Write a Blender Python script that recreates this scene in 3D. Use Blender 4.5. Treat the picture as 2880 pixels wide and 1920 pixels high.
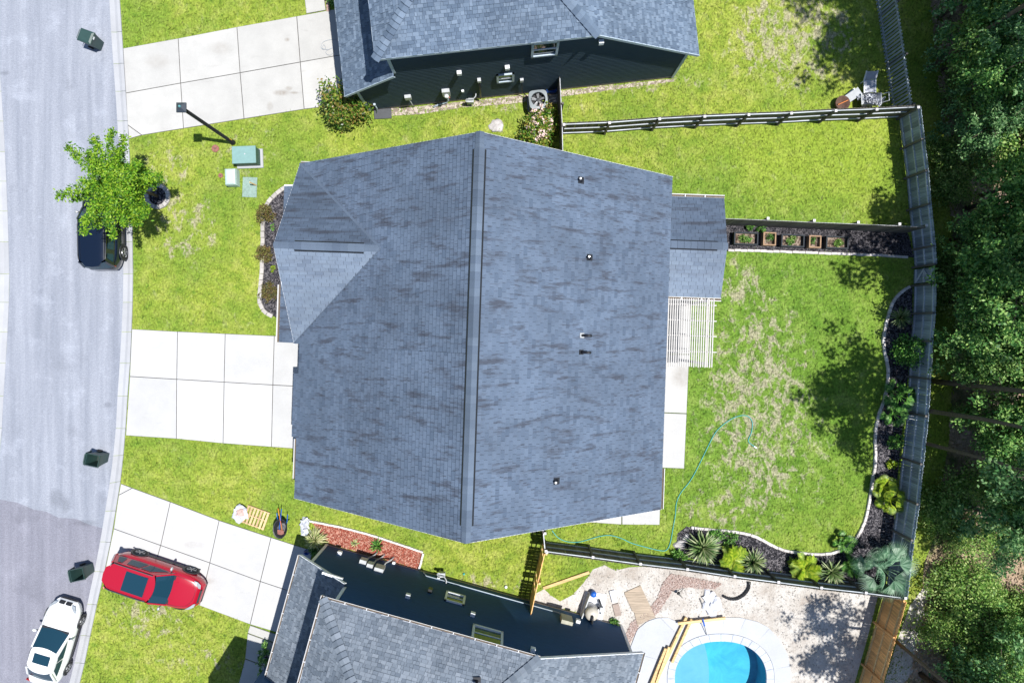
import bpy, bmesh, math, random
import numpy as np
from mathutils import Vector, Matrix, noise
for o in list(bpy.data.objects): bpy.data.objects.remove(o)
SC = bpy.context.scene
COL = SC.collection
random.seed(7)
# ------------------------------------------------------------------ camera
HC, FP, CX, CY = 34.0, 1920.0, 1440.0, 935.0      # height, focal length and the point straight below, for a 2880x1920 frame
cam = bpy.data.objects.new('camera', bpy.data.cameras.new('camera'))
COL.objects.link(cam)
cam.location = (0, 0, HC)
cam.data.lens = 24.0
cam.data.sensor_width = 36.0
cam.data.sensor_fit = 'HORIZONTAL'
cam.data.shift_y = -25.0 / 2880.0
cam.data.clip_start = 0.5
cam.data.clip_end = 900
SC.camera = cam
# ------------------------------------------------------------------ sky and sun
SUN_EL, SUN_AZ = math.radians(71.5), math.radians(-8.0)      # azimuth from +X, slightly to the south
wd = bpy.data.worlds.new('World'); SC.world = wd; wd.use_nodes = True
wn = wd.node_tree.nodes; wn.clear()
sk = wn.new('ShaderNodeTexSky'); sk.sky_type = 'NISHITA'; sk.sun_disc = False
sk.sun_elevation = SUN_EL; sk.sun_rotation = math.radians(98.0)
sk.air_density = 1.0; sk.dust_density = 0.4; sk.ozone_density = 1.6
bg = wn.new('ShaderNodeBackground'); bg.inputs[1].default_value = 0.09
wo = wn.new('ShaderNodeOutputWorld')
wd.node_tree.links.new(sk.outputs[0], bg.inputs[0]); wd.node_tree.links.new(bg.outputs[0], wo.inputs[0])
sl = bpy.data.lights.new('sun', 'SUN'); sl.energy = 4.6; sl.angle = math.radians(0.53); sl.color = (1.0, 0.97, 0.92)
sun = bpy.data.objects.new('sun', sl); COL.objects.link(sun); sun.location = (20, -2, 60)
sdir = Vector((math.cos(SUN_EL)*math.cos(SUN_AZ), math.cos(SUN_EL)*math.sin(SUN_AZ), math.sin(SUN_EL)))
sun.rotation_euler = sdir.to_track_quat('Z', 'Y').to_euler()
SC.view_settings.view_transform = 'Standard'; SC.view_settings.look = 'None'
SC.view_settings.gamma = 1.0; SC.view_settings.use_curve_mapping = False
SC.view_settings.exposure = 0.55

# ------------------------------------------------------------------ helpers
def W(px, py, z=0.0):
    k = (HC - z) / FP
    return Vector(((px - CX) * k, -(py - CY) * k, z))
def WL(pts, z=0.0): return [W(x, y, z) for x, y in pts]
MX = {}
def mx(o): return MX.get(o.name, Matrix.Identity(4))
def rz(a): return Matrix.Rotation(a, 4, 'Z')
def TR(v): return Matrix.Translation(Vector(v))

class MB:
    def __init__(s): s.v = []; s.f = []
    def add(s, vs, fs):
        o = len(s.v); s.v += [tuple(p) for p in vs]; s.f += [tuple(i + o for i in f) for f in fs]; return s
    def box(s, c, size, M=None):
        hx, hy, hz = size[0]/2, size[1]/2, size[2]/2
        vs = [Vector((x, y, z)) for z in (-hz, hz) for x, y in ((-hx, -hy), (hx, -hy), (hx, hy), (-hx, hy))]
        if M is not None: vs = [M @ v for v in vs]
        c = Vector(c)
        return s.add([v + c for v in vs], [(3, 2, 1, 0), (4, 5, 6, 7), (0, 1, 5, 4), (1, 2, 6, 5), (2, 3, 7, 6), (3, 0, 4, 7)])
    def beam(s, p0, p1, w, h, up=(0, 0, 1)):
        p0, p1 = Vector(p0), Vector(p1); d = (p1 - p0); L = d.length; d.normalize()
        side = d.cross(Vector(up))
        if side.length < 1e-4: side = Vector((1, 0, 0))
        side.normalize(); u = side.cross(d)
        M = Matrix((d, side, u)).transposed()
        return s.box((p0 + p1) / 2, (L, w, h), M)
    def prism(s, poly, z0, z1, bevel=0.0):
        P = [Vector((p[0], p[1], 0)) for p in poly]
        if sum(P[i].x*P[(i+1) % len(P)].y - P[(i+1) % len(P)].x*P[i].y for i in range(len(P))) < 0: P.reverse()
        n = len(P)
        if bevel > 0:
            Q = inset(P, bevel)
            vs = [(p.x, p.y, z0) for p in P] + [(p.x, p.y, z1 - bevel) for p in P] + [(p.x, p.y, z1) for p in Q]
            fs = [tuple(range(2*n, 3*n))]
            for k in (0, 1):
                fs += [(k*n + i, k*n + (i+1) % n, (k+1)*n + (i+1) % n, (k+1)*n + i) for i in range(n)]
            return s.add(vs, fs)
        vs = [(p.x, p.y, z0) for p in P] + [(p.x, p.y, z1) for p in P]
        return s.add(vs, [tuple(range(n))[::-1], tuple(range(n, 2*n))] + [(i, (i+1) % n, (i+1) % n + n, i + n) for i in range(n)])
    def tube(s, pts, r, n=8, cap=True):
        pts = [Vector(p) for p in pts]; m = len(pts)
        if not isinstance(r, (list, tuple)): r = [r]*m
        rings = []; prev = None
        for i, p in enumerate(pts):
            d = (pts[min(i+1, m-1)] - pts[max(i-1, 0)]).normalized()
            if prev is None:
                a = d.cross(Vector((0, 0, 1)))
                if a.length < 1e-3: a = Vector((1, 0, 0))
            else: a = prev - d * prev.dot(d)
            a.normalize(); prev = a; b = d.cross(a)
            rings.append([p + (a*math.cos(t*2*math.pi/n) + b*math.sin(t*2*math.pi/n))*r[i] for t in range(n)])
        return s.loft(rings, True, cap)
    def loft(s, rings, closed=True, cap=True):
        n = len(rings[0]); vs = [p for R in rings for p in R]; fs = []
        for k in range(len(rings)-1):
            for i in range(n if closed else n-1):
                j = (i+1) % n
                fs.append((k*n+i, k*n+j, (k+1)*n+j, (k+1)*n+i))
        if cap: fs += [tuple(range(n))[::-1], tuple(range((len(rings)-1)*n, len(rings)*n))]
        return s.add(vs, fs)
    def lathe(s, prof, n=16, c=(0, 0, 0), M=None):
        c = Vector(c); rings = []
        for r, z in prof:
            R = [Vector((r*math.cos(t*2*math.pi/n), r*math.sin(t*2*math.pi/n), z)) for t in range(n)]
            if M is not None: R = [M @ v for v in R]
            rings.append([v + c for v in R])
        return s.loft(rings)
    def ell(s, c, rx, ry, rzz, seg=12, ring=8, jit=0.0):
        c = Vector(c); rings = []
        for k in range(ring+1):
            a = -math.pi/2 + math.pi*k/ring; cr = max(math.cos(a), 0.02)
            R = []
            for t in range(seg):
                th = t*2*math.pi/seg; d = Vector((cr*math.cos(th), cr*math.sin(th), math.sin(a)))
                j = 1 + jit*noise.noise(d*1.7 + c*3.1)
                R.append(c + Vector((d.x*rx*j, d.y*ry*j, d.z*rzz*j)))
            rings.append(R)
        return s.loft(rings)
    def mesh(s, name, smooth=False):
        me = bpy.data.meshes.new(name); me.from_pydata(s.v, [], s.f)
        if smooth: me.polygons.foreach_set('use_smooth', [True]*len(me.polygons))
        me.update(); return me
    def build(s, name, mat, parent=None, smooth=False, world=False, label=None, kind=None):
        if world and parent is not None:
            inv = mx(parent).inverted(); s.v = [tuple(inv @ Vector(p)) for p in s.v]
        return link(name, s.mesh(name, smooth), mat, parent, label=label, kind=kind)
def inset(P, d):
    n = len(P); out = []
    for i in range(n):
        a, b, c = P[i-1], P[i], P[(i+1) % n]
        e1 = (b-a).normalized(); e2 = (c-b).normalized()
        n1 = Vector((-e1.y, e1.x, 0)); n2 = Vector((-e2.y, e2.x, 0))
        m = n1 + n2; den = 1 + n1.dot(n2)
        out.append(b + m*(d/max(den, 0.3)))
    return out
def link(name, me, mat=None, parent=None, M=None, label=None, kind=None):
    o = bpy.data.objects.new(name, me)
    if mat is not None and len(me.materials) == 0: me.materials.append(mat)
    COL.objects.link(o)
    if parent is not None:
        o.parent = parent
        MX[o.name] = mx(parent) @ (M if M is not None else Matrix.Identity(4))
    elif M is not None: MX[o.name] = M
    if M is not None: o.matrix_local = M
    if label: o['label'] = label
    if kind: o['kind'] = kind
    return o
def thing(name, label, cat, loc=(0, 0, 0), a=0.0, group=None):
    o = bpy.data.objects.new(name, None); COL.objects.link(o)
    M = TR(loc) @ rz(a); o.matrix_world = M; o.location = Vector(loc); o.rotation_euler = (0, 0, a)
    o.empty_display_size = 0.2
    MX[o.name] = M; o['label'] = label; o['category'] = cat
    if group: o['group'] = group
    return o
def tag(o, label, cat, group=None):
    o['label'] = label; o['category'] = cat
    if group: o['group'] = group
    return o
def struct(name, mb, mat, smooth=False):
    o = mb.build(name, mat, None, smooth); o['kind'] = 'structure'; return o
def copy_thing(src, loc, a, label, sc=1.0):
    r = src.copy(); COL.objects.link(r); r.location = Vector(loc); r.rotation_euler = (0, 0, a); r.scale = (sc, sc, sc)
    r['label'] = label
    for ch in src.children:
        c = ch.copy(); COL.objects.link(c); c.parent = r
        for g in ch.children:
            d = g.copy(); COL.objects.link(d); d.parent = c
    return r
def inpoly(X, Y, poly):
    ins = np.zeros(X.shape, bool); n = len(poly)
    for i in range(n):
        x1, y1 = poly[i][0], poly[i][1]; x2, y2 = poly[(i+1) % n][0], poly[(i+1) % n][1]
        if y1 == y2: continue
        c = ((y1 > Y) != (y2 > Y)) & (X < (x2-x1)*(Y-y1)/(y2-y1) + x1)
        ins ^= c
    return ins
def spline(pts, n=6, closed=False):
    P = [Vector(p) for p in pts]; out = []; m = len(P)
    for i in range(m if closed else m-1):
        p0 = P[i-1] if (closed or i > 0) else P[0]; p1 = P[i]; p2 = P[(i+1) % m]
        p3 = P[(i+2) % m] if (closed or i+2 < m) else P[-1]
        for k in range(n):
            t = k/n
            out.append(0.5*((2*p1) + (p2-p0)*t + (2*p0-5*p1+4*p2-p3)*t*t + (3*p1-p0-3*p2+p3)*t*t*t))
    if not closed: out.append(P[-1].copy())
    return out
def sheet(outer, holes, z):
    bm = bmesh.new(); es = []
    for loop in [outer] + holes:
        vs = [bm.verts.new((p[0], p[1], z)) for p in loop]
        es += [bm.edges.new((vs[i], vs[(i+1) % len(vs)])) for i in range(len(vs))]
    bmesh.ops.triangle_fill(bm, use_beauty=True, use_dissolve=False, edges=es)
    for f in bm.faces:
        if f.normal.z < 0: f.normal_flip()
    me = bpy.data.meshes.new('sheet'); bm.to_mesh(me); bm.free(); return me
def np_mesh(name, V, F, smooth=False):
    me = bpy.data.meshes.new(name); V = np.asarray(V, np.float32); F = np.asarray(F, np.int32); k = F.shape[1]
    me.vertices.add(len(V)); me.vertices.foreach_set('co', V.ravel())
    me.loops.add(F.size); me.loops.foreach_set('vertex_index', F.ravel())
    me.polygons.add(len(F)); me.polygons.foreach_set('loop_start', np.arange(0, F.size, k, dtype=np.int32))
    me.update(calc_edges=True); return me

# ------------------------------------------------------------------ materials
class N:
    def __init__(s, name):
        s.m = bpy.data.materials.new(name); s.m.use_nodes = True; s.t = s.m.node_tree; s.t.nodes.clear()
        s.out = s.t.nodes.new('ShaderNodeOutputMaterial'); s.b = s.t.nodes.new('ShaderNodeBsdfPrincipled')
        s.t.links.new(s.b.outputs[0], s.out.inputs[0])
        s.geo = s.t.nodes.new('ShaderNodeNewGeometry'); s.tc = s.t.nodes.new('ShaderNodeTexCoord'); s.oi = s.t.nodes.new('ShaderNodeObjectInfo')
        s.P = s.geo.outputs['Position']; s.O = s.tc.outputs['Object']
    def put(s, sock, v):
        if isinstance(v, bpy.types.NodeSocket): s.t.links.new(v, sock)
        elif isinstance(v, (tuple, list)) and sock.type == 'RGBA' and len(v) == 3: sock.default_value = (*v, 1)
        else: sock.default_value = v
    def set(s, **k):
        for n, v in k.items(): s.put(s.b.inputs[n.replace('_', ' ')], v)
        return s
    def noise(s, scale, vec=None, detail=3.0, rough=0.55, dist=0.0, col=False):
        n = s.t.nodes.new('ShaderNodeTexNoise'); s.put(n.inputs['Vector'], vec if vec is not None else s.P)
        n.inputs['Scale'].default_value = scale; n.inputs['Detail'].default_value = detail; n.inputs['Roughness'].default_value = rough; n.inputs['Distortion'].default_value = dist
        return n.outputs[1 if col else 0]
    def vor(s, scale, vec=None, out='Distance', feat='F1'):
        n = s.t.nodes.new('ShaderNodeTexVoronoi'); n.feature = feat; s.put(n.inputs['Vector'], vec if vec is not None else s.P)
        n.inputs['Scale'].default_value = scale; return n.outputs[out]
    def ramp(s, fac, stops):
        n = s.t.nodes.new('ShaderNodeValToRGB'); s.put(n.inputs[0], fac); e = n.color_ramp.elements
        while len(e) < len(stops): e.new(0.5)
        for i, (p, c) in enumerate(stops):
            e[i].position = p; e[i].color = (*c, 1) if isinstance(c, (tuple, list)) else (c, c, c, 1)
        return n.outputs[0]
    def mix(s, fac, a, b, mode='MIX'):
        n = s.t.nodes.new('ShaderNodeMix'); n.data_type = 'RGBA'; n.blend_type = mode; n.clamp_factor = True
        s.put(n.inputs[0], fac); s.put(n.inputs[6], a); s.put(n.inputs[7], b); return n.outputs[2]
    def math(s, op, a, b=0.0, c=None, clamp=False):
        n = s.t.nodes.new('ShaderNodeMath'); n.operation = op; n.use_clamp = clamp; s.put(n.inputs[0], a); s.put(n.inputs[1], b)
        if c is not None: s.put(n.inputs[2], c)
        return n.outputs[0]
    def map(s, vec, scale=(1, 1, 1), rot=(0, 0, 0), loc=(0, 0, 0)):
        n = s.t.nodes.new('ShaderNodeMapping'); s.put(n.inputs[0], vec); n.inputs['Scale'].default_value = scale
        n.inputs['Rotation'].default_value = rot; n.inputs['Location'].default_value = loc; return n.outputs[0]
    def rnd(s):      # one value for every piece: loose piece of a mesh or object
        return s.math('FRACT', s.math('ADD', s.geo.outputs['Random Per Island'], s.oi.outputs['Random']))
    def scale(s, col, f):
        n = s.t.nodes.new('ShaderNodeMix'); n.data_type = 'RGBA'; n.blend_type = 'MULTIPLY'; n.inputs[0].default_value = 1.0
        s.put(n.inputs[6], col)
        c = s.t.nodes.new('ShaderNodeCombineColor')
        for i in range(3): s.put(c.inputs[i], f)
        s.put(n.inputs[7], c.outputs[0]); return n.outputs[2]
    def bump(s, h, strength=0.3, dist=0.02):
        n = s.t.nodes.new('ShaderNodeBump'); s.put(n.inputs['Height'], h); n.inputs['Strength'].default_value = strength; n.inputs['Distance'].default_value = dist
        s.put(s.b.inputs['Normal'], n.outputs[0]); return s
    def spot(s, px, py, rx, ry):      # soft elliptical patch on the ground
        c = W(px, py); k = HC/FP
        v = s.map(s.P, scale=(1/(rx*k), 1/(ry*k), 0), loc=(-c.x/(rx*k), -c.y/(ry*k), 0))
        n = s.t.nodes.new('ShaderNodeVectorMath'); n.operation = 'LENGTH'; s.put(n.inputs[0], v)
        r = s.t.nodes.new('ShaderNodeMapRange'); r.interpolation_type = 'SMOOTHSTEP'; s.put(r.inputs[0], n.outputs['Value'])
        r.inputs[1].default_value = 1.25; r.inputs[2].default_value = 0.35; r.inputs[3].default_value = 0; r.inputs[4].default_value = 1
        return r.outputs[0]
MC = {}
def flat(name, col, rough=0.6, var=0.12, scale=6.0, metal=0.0, coat=0.0, bump=0.0, spec=0.5, rv=0.0):
    if name in MC: return MC[name]
    n = N(name); f = n.noise(scale, n.O, 4)
    c = n.ramp(f, [(0.3, tuple(x*(1-var) for x in col)), (0.7, tuple(min(1, x*(1+var)) for x in col))])
    if rv: c = n.scale(c, n.math('MULTIPLY_ADD', n.rnd(), 2*rv, 1-rv))
    n.set(Base_Color=c, Roughness=rough, Metallic=metal, Coat_Weight=coat); n.b.inputs['Specular IOR Level'].default_value = spec
    if bump: n.bump(n.noise(scale*6, n.O, 4), bump, 0.02)
    MC[name] = n.m; return n.m
# lawn ---------------------------------------------------------------
def lawn_mat():
    n = N('lawn_grass')
    big = n.noise(0.22, detail=4, rough=0.6); mid = n.noise(1.3, detail=4, rough=0.65); fine = n.noise(9.0, detail=5, rough=0.75)
    st = n.noise(1.0, n.map(n.P, scale=(16, 5, 1), rot=(0, 0, 0.7)), detail=3, rough=0.7)
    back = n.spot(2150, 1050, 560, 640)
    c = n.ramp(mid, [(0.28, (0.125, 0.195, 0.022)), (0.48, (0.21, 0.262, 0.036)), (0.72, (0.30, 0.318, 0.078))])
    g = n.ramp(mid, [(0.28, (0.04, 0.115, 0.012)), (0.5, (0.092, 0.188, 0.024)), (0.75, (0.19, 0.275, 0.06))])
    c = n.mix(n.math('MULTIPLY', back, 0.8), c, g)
    c = n.mix(n.ramp(big, [(0.42, 0.0), (0.60, 0.6)]), c, (0.10, 0.185, 0.022))
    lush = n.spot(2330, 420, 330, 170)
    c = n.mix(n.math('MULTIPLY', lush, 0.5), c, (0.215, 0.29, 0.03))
    c = n.mix(n.ramp(n.noise(3.8, n.map(n.P, loc=(2, 7, 0)), 5, 0.7), [(0.56, 0), (0.68, 0.65)]), c, (0.055, 0.135, 0.014))
    # dead straw-coloured patches
    spots = [(2130, 1150, 170, 370, 1.0), (2230, 100, 200, 170, 0.95), (2040, 1430, 150, 70, 0.7), (2075, 800, 70, 90, 0.9), (520, 640, 110, 120, 0.62),
             (480, 470, 100, 80, 0.4), (430, 1720, 130, 90, 0.62), (560, 1850, 140, 60, 0.4), (690, 420, 100, 80, 0.35), (1390, 290, 300, 35, 0.6),
             (1750, 235, 260, 30, 0.75), (1180, 470, 200, 40, 0.2), (1330, 1640, 200, 30, 0.55), (2250, 1270, 120, 200, 0.35), (900, 130, 60, 40, 0.5)]
    m = None
    for px, py, rx, ry, k in spots:
        v = n.math('MULTIPLY', n.spot(px, py, rx, ry), k); m = v if m is None else n.math('MAXIMUM', m, v)
    dn = n.noise(1.7, n.map(n.P, rot=(0, 0, 0.5), scale=(1.3, 0.9, 1)), detail=8, rough=0.74, dist=0.5)
    dm = n.ramp(n.math('ADD', dn, n.math('MULTIPLY', m, 0.115)), [(0.575, 0.0), (0.655, 1.0)])
    dm = n.math('MULTIPLY', dm, n.ramp(m, [(0.0, 0.25), (0.4, 0.9)]))
    straw = n.ramp(fine, [(0.3, (0.26, 0.215, 0.155)), (0.6, (0.38, 0.325, 0.265)), (0.8, (0.48, 0.43, 0.385))])
    c = n.mix(n.math('MULTIPLY', dm, 0.74), c, straw)
    # isolated dirt flecks
    c = n.mix(n.ramp(n.noise(3.3, n.map(n.P, loc=(9, 4, 0)), 5, 0.8), [(0.70, 0.0), (0.76, 0.75)]), c, (0.19, 0.16, 0.12))
    c = n.scale(c, n.ramp(fine, [(0.28, 0.5), (0.72, 1.42)]))  # dark specks painted in for the shadows between grass blades
    c = n.scale(c, n.ramp(st, [(0.3, 0.72), (0.7, 1.22)]))
    c = n.scale(c, n.math('MULTIPLY_ADD', n.geo.outputs['Random Per Island'], 0.7, 0.72))
    n.set(Base_Color=c, Roughness=0.9); n.b.inputs['Specular IOR Level'].default_value = 0.15
    return n.m
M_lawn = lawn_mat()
def asphalt(name, dark, light, stain):
    n = N(name)
    f = n.noise(55, detail=3, rough=0.7); st = n.noise(1.0, n.map(n.P, scale=(2.2, 0.12, 1), rot=(0, 0, 0.05)), 4, 0.6); bl = n.noise(0.8, detail=5, rough=0.6)
    gr = n.noise(1.0, n.map(n.P, scale=(7, 16, 1), rot=(0, 0, 0.35)), detail=4, rough=0.8)
    c = n.ramp(st, [(0.32, dark), (0.68, light)])
    c = n.mix(n.ramp(bl, [(0.55, 0), (0.75, stain)]), c, tuple(min(1, x*1.5) for x in light))
    c = n.mix(n.ramp(n.noise(0.55, n.map(n.P, loc=(3, 8, 0)), 4), [(0.60, 0), (0.72, 0.35)]), c, tuple(x*0.72 for x in dark))
    for sx, sy, sr, sr2 in ((303, 1138, 14, 9), (160, 1400, 26, 30), (12, 206, 18, 7), (185, 1420, 14, 26), (240, 1470, 40, 10)): c = n.mix(n.math('MULTIPLY', n.spot(sx, sy, sr, sr2), 0.45), c, tuple(x*0.6 for x in dark))
    c = n.scale(c, n.ramp(f, [(0.25, 0.55), (0.75, 1.4)])); c = n.scale(c, n.ramp(gr, [(0.3, 0.82), (0.7, 1.14)]))
    n.set(Base_Color=c, Roughness=0.88).bump(f, 0.35, 0.01); return n.m
M_road = asphalt('worn_asphalt', (0.215, 0.235, 0.283), (0.305, 0.325, 0.378), 0.4)
M_road2 = asphalt('older_asphalt', (0.172, 0.175, 0.215), (0.24, 0.242, 0.288), 0.25)
def concrete(name, col, var=0.06, stain=0.3):
    n = N(name); a = n.noise(0.9, detail=5, rough=0.6); f = n.noise(40, detail=3, rough=0.7)
    c = n.ramp(a, [(0.3, tuple(x*(1-var) for x in col)), (0.7, tuple(min(0.95, x*(1+var)) for x in col))])
    c = n.mix(n.ramp(n.noise(2.3, n.map(n.P, scale=(0.5, 1.6, 1), rot=(0, 0, 0.2)), 6, 0.65), [(0.60, 0), (0.80, stain)]), c, tuple(x*0.62 for x in (col[0], col[1]*0.98, col[2]*0.96)))
    c = n.scale(c, n.math('MULTIPLY_ADD', n.rnd(), 0.10, 0.94)); c = n.scale(c, n.ramp(f, [(0.3, 0.9), (0.7, 1.07)]))
    for sx, sy, sr, sr2, k in ((792, 262, 24, 9, 0.6), (813, 250, 11, 7, 0.5), (808, 113, 8, 6, 0.7), (828, 262, 14, 4, 0.5), (760, 300, 10, 14, 0.3), (445, 175, 40, 22, 0.22), (620, 137, 34, 20, 0.25), (1918, 1058, 34, 38, 0.4), (585, 1632, 22, 10, 0.3), (545, 1530, 40, 12, 0.2)): c = n.mix(n.math('MULTIPLY', n.spot(sx, sy, sr, sr2), n.math('MULTIPLY', n.noise(6, detail=4), 1.6*k)), c, (0.20, 0.165, 0.13))
    n.set(Base_Color=c, Roughness=0.85).bump(f, 0.12, 0.01); return n.m
M_conc = concrete('pale_concrete', (0.46, 0.46, 0.46), 0.06, 0.3)
M_conc_old = concrete('older_concrete', (0.43, 0.425, 0.41), 0.08, 0.42)
M_curb = concrete('kerb_concrete', (0.375, 0.383, 0.405), 0.08, 0.3)
M_deck = concrete('pool_deck_concrete', (0.44, 0.455, 0.485), 0.05, 0.14)
def shingle_mat(name, lo, mid, hi, stain=0.0, streak_axis=0):
    n = N(name); r = n.rnd()
    c = n.ramp(r, [(0.0, lo), (0.5 if not stain else 0.17, mid), (1.0, hi)])
    big = n.noise(0.45, detail=4, rough=0.6)
    c = n.scale(c, n.ramp(big, [(0.3, 0.80), (0.7, 1.16)]))
    if stain:
        sc = (0.36, 3.4, 1) if streak_axis == 0 else (3.2, 0.9, 1)
        s1 = n.noise(1.0, n.map(n.P, scale=sc, rot=(0, 0, 0.04)), 5, 0.62)
        c = n.mix(n.ramp(s1, [(0.53, 0), (0.66, stain)]), c, (lo[0]*0.62, lo[1]*0.5, lo[2]*0.46))
        s2 = n.noise(2.6, n.map(n.P, scale=sc, rot=(0, 0, -0.05), loc=(7, 3, 0)), 5, 0.62)
        c = n.mix(n.ramp(s2, [(0.58, 0), (0.68, stain*0.85)]), c, (lo[0]*0.62, lo[1]*0.5, lo[2]*0.46))
    g = n.noise(60, detail=2, rough=0.8); c = n.scale(c, n.ramp(g, [(0.25, 0.8), (0.75, 1.2)]))
    n.set(Base_Color=c, Roughness=0.86).bump(g, 0.3, 0.006); n.b.inputs['Specular IOR Level'].default_value = 0.35
    return n.m
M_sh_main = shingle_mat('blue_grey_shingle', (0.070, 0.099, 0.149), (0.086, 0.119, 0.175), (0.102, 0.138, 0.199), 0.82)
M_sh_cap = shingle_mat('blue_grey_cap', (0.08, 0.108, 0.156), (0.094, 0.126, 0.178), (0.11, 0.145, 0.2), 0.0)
M_sh_lit = shingle_mat('lit_blue_grey_shingle', (0.122, 0.160, 0.222), (0.145, 0.187, 0.254), (0.166, 0.212, 0.28), 0.2)  # south slopes: sunlight painted in as a lighter copy of the shingle
M_sh_shaded = shingle_mat('shaded_stained_shingle', (0.052, 0.074, 0.112), (0.062, 0.088, 0.132), (0.074, 0.103, 0.152), 0.8)  # north slopes: shade painted in as a darker copy, plus stain streaks
M_sh_n = shingle_mat('slate_blue_shingle', (0.078, 0.112, 0.165), (0.112, 0.155, 0.218), (0.158, 0.208, 0.28))
M_sh_s = shingle_mat('grey_shingle', (0.10, 0.124, 0.158), (0.142, 0.170, 0.208), (0.19, 0.22, 0.262))
M_shedge = flat('shingle_cut_edge', (0.012, 0.014, 0.018), 0.95)
M_under = flat('roof_underlay', (0.02, 0.028, 0.045), 0.9)
M_vent = flat('black_vent', (0.012, 0.014, 0.02), 0.55)
def siding_mat(name, col):
    n = N(name); f = n.noise(1.0, n.map(n.P, scale=(3, 3, 40)), 3)
    c = n.ramp(f, [(0.3, tuple(x*0.85 for x in col)), (0.7, tuple(x*1.15 for x in col))]); n.set(Base_Color=c, Roughness=0.6); n.b.inputs['Specular IOR Level'].default_value = 0.2; return n.m
M_sid_n = siding_mat('dark_slate_siding', (0.040, 0.066, 0.092)); M_sid_s = siding_mat('navy_siding', (0.030, 0.088, 0.185))
M_white = flat('white_trim', (0.74, 0.76, 0.80), 0.45, 0.04); M_trim_n = flat('pale_blue_trim', (0.42, 0.50, 0.58), 0.5, 0.05)
M_gutter = flat('white_gutter', (0.62, 0.62, 0.63), 0.35, 0.04); M_leafmuck = flat('gutter_grit', (0.10, 0.075, 0.05), 0.9, 0.4, 20)
M_found = flat('foundation', (0.30, 0.27, 0.25), 0.9, 0.15); M_wall_main = flat('tan_siding', (0.40, 0.36, 0.31), 0.7)
gn = N('window_glass'); gn.set(Base_Color=(0.03, 0.05, 0.05), Roughness=0.05); gn.b.inputs['Specular IOR Level'].default_value = 0.8; M_glass = gn.m
gn = N('painted_reflection_glass'); gn.set(Base_Color=gn.ramp(gn.noise(3.0, gn.O), [(0.3, (0.05, 0.10, 0.035)), (0.7, (0.10, 0.16, 0.05))]), Roughness=0.08); M_glass_g = gn.m  # reflected greenery painted into the pane colour as green mottling
# wood
def wood(name, col, rv=0.3, ax=2):
    n = N(name); sc = [14, 14, 14]; sc[ax] = 1.2
    f = n.noise(1.0, n.map(n.O, scale=tuple(sc)), 4, 0.65)
    c = n.ramp(f, [(0.3, tuple(x*0.65 for x in col)), (0.7, tuple(min(1, x*1.25) for x in col))])
    c = n.scale(c, n.math('MULTIPLY_ADD', n.rnd(), 2*rv, 1-rv)); n.set(Base_Color=c, Roughness=0.8).bump(f, 0.3, 0.01); return n.m
M_fence = wood('weathered_fence_board', (0.165, 0.155, 0.145)); M_rail = wood('weathered_rail', (0.50, 0.54, 0.60), 0.15, 0)
M_post = wood('weathered_post', (0.125, 0.115, 0.105), 0.2); M_fence_d = wood('dark_fence_board', (0.13, 0.115, 0.10)); M_fence_b = wood('bluish_fence_board', (0.27, 0.325, 0.39))
M_new = wood('new_pine_board', (0.80, 0.43, 0.16), 0.22); M_newp = wood('new_pine_beam', (0.66, 0.46, 0.22), 0.15, 0)
M_cap = flat('post_cap', (0.55, 0.53, 0.55), 0.6)
M_pallet = wood('pallet_wood', (0.58, 0.40, 0.22), 0.2, 0)
# ground covers
def chips(name, cols, scale=14, rough=0.9):
    n = N(name); r = n.math('FRACT', n.math('ADD', n.geo.outputs['Random Per Island'], n.math('MULTIPLY', n.vor(scale, out='Color'), 1.0)))
    f = n.noise(22, detail=4, rough=0.7); k = len(cols)
    c = n.ramp(n.math('MULTIPLY_ADD', n.math('SUBTRACT', f, 0.5), 0.6, r), [((i+0.5)/k, cc) for i, cc in enumerate(cols)])
    n.set(Base_Color=c, Roughness=rough).bump(f, 0.6, 0.03); n.b.inputs['Specular IOR Level'].default_value = 0.2; return n.m
M_mulch = chips('black_mulch', [(0.012, 0.012, 0.016), (0.035, 0.034, 0.042), (0.075, 0.07, 0.08), (0.15, 0.14, 0.15)])
M_mulch_r = chips('red_mulch', [(0.20, 0.045, 0.03), (0.31, 0.085, 0.058), (0.38, 0.13, 0.09), (0.47, 0.27, 0.21)])
M_gravel = chips('pink_gravel', [(0.27, 0.185, 0.16), (0.35, 0.255, 0.225), (0.41, 0.32, 0.285), (0.48, 0.41, 0.38)], 20)
def sand_mat():
    n = N('pale_sand'); a = n.noise(0.8, detail=6, rough=0.65); f = n.noise(14, detail=5, rough=0.75); tr = n.noise(3.5, n.map(n.P, scale=(1.5, 0.8, 1)), 6, 0.7, 0.5)
    c = n.ramp(a, [(0.3, (0.36, 0.315, 0.275)), (0.47, (0.47, 0.44, 0.405)), (0.66, (0.57, 0.55, 0.525))])
    c = n.mix(n.ramp(tr, [(0.55, 0), (0.72, 0.7)]), c, (0.20, 0.165, 0.14)); c = n.scale(c, n.ramp(f, [(0.3, 0.72), (0.7, 1.2)]))
    n.set(Base_Color=c, Roughness=0.95).bump(n.math('ADD', f, n.math('MULTIPLY', tr, 2)), 0.6, 0.045); return n.m
M_sand = sand_mat()
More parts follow.
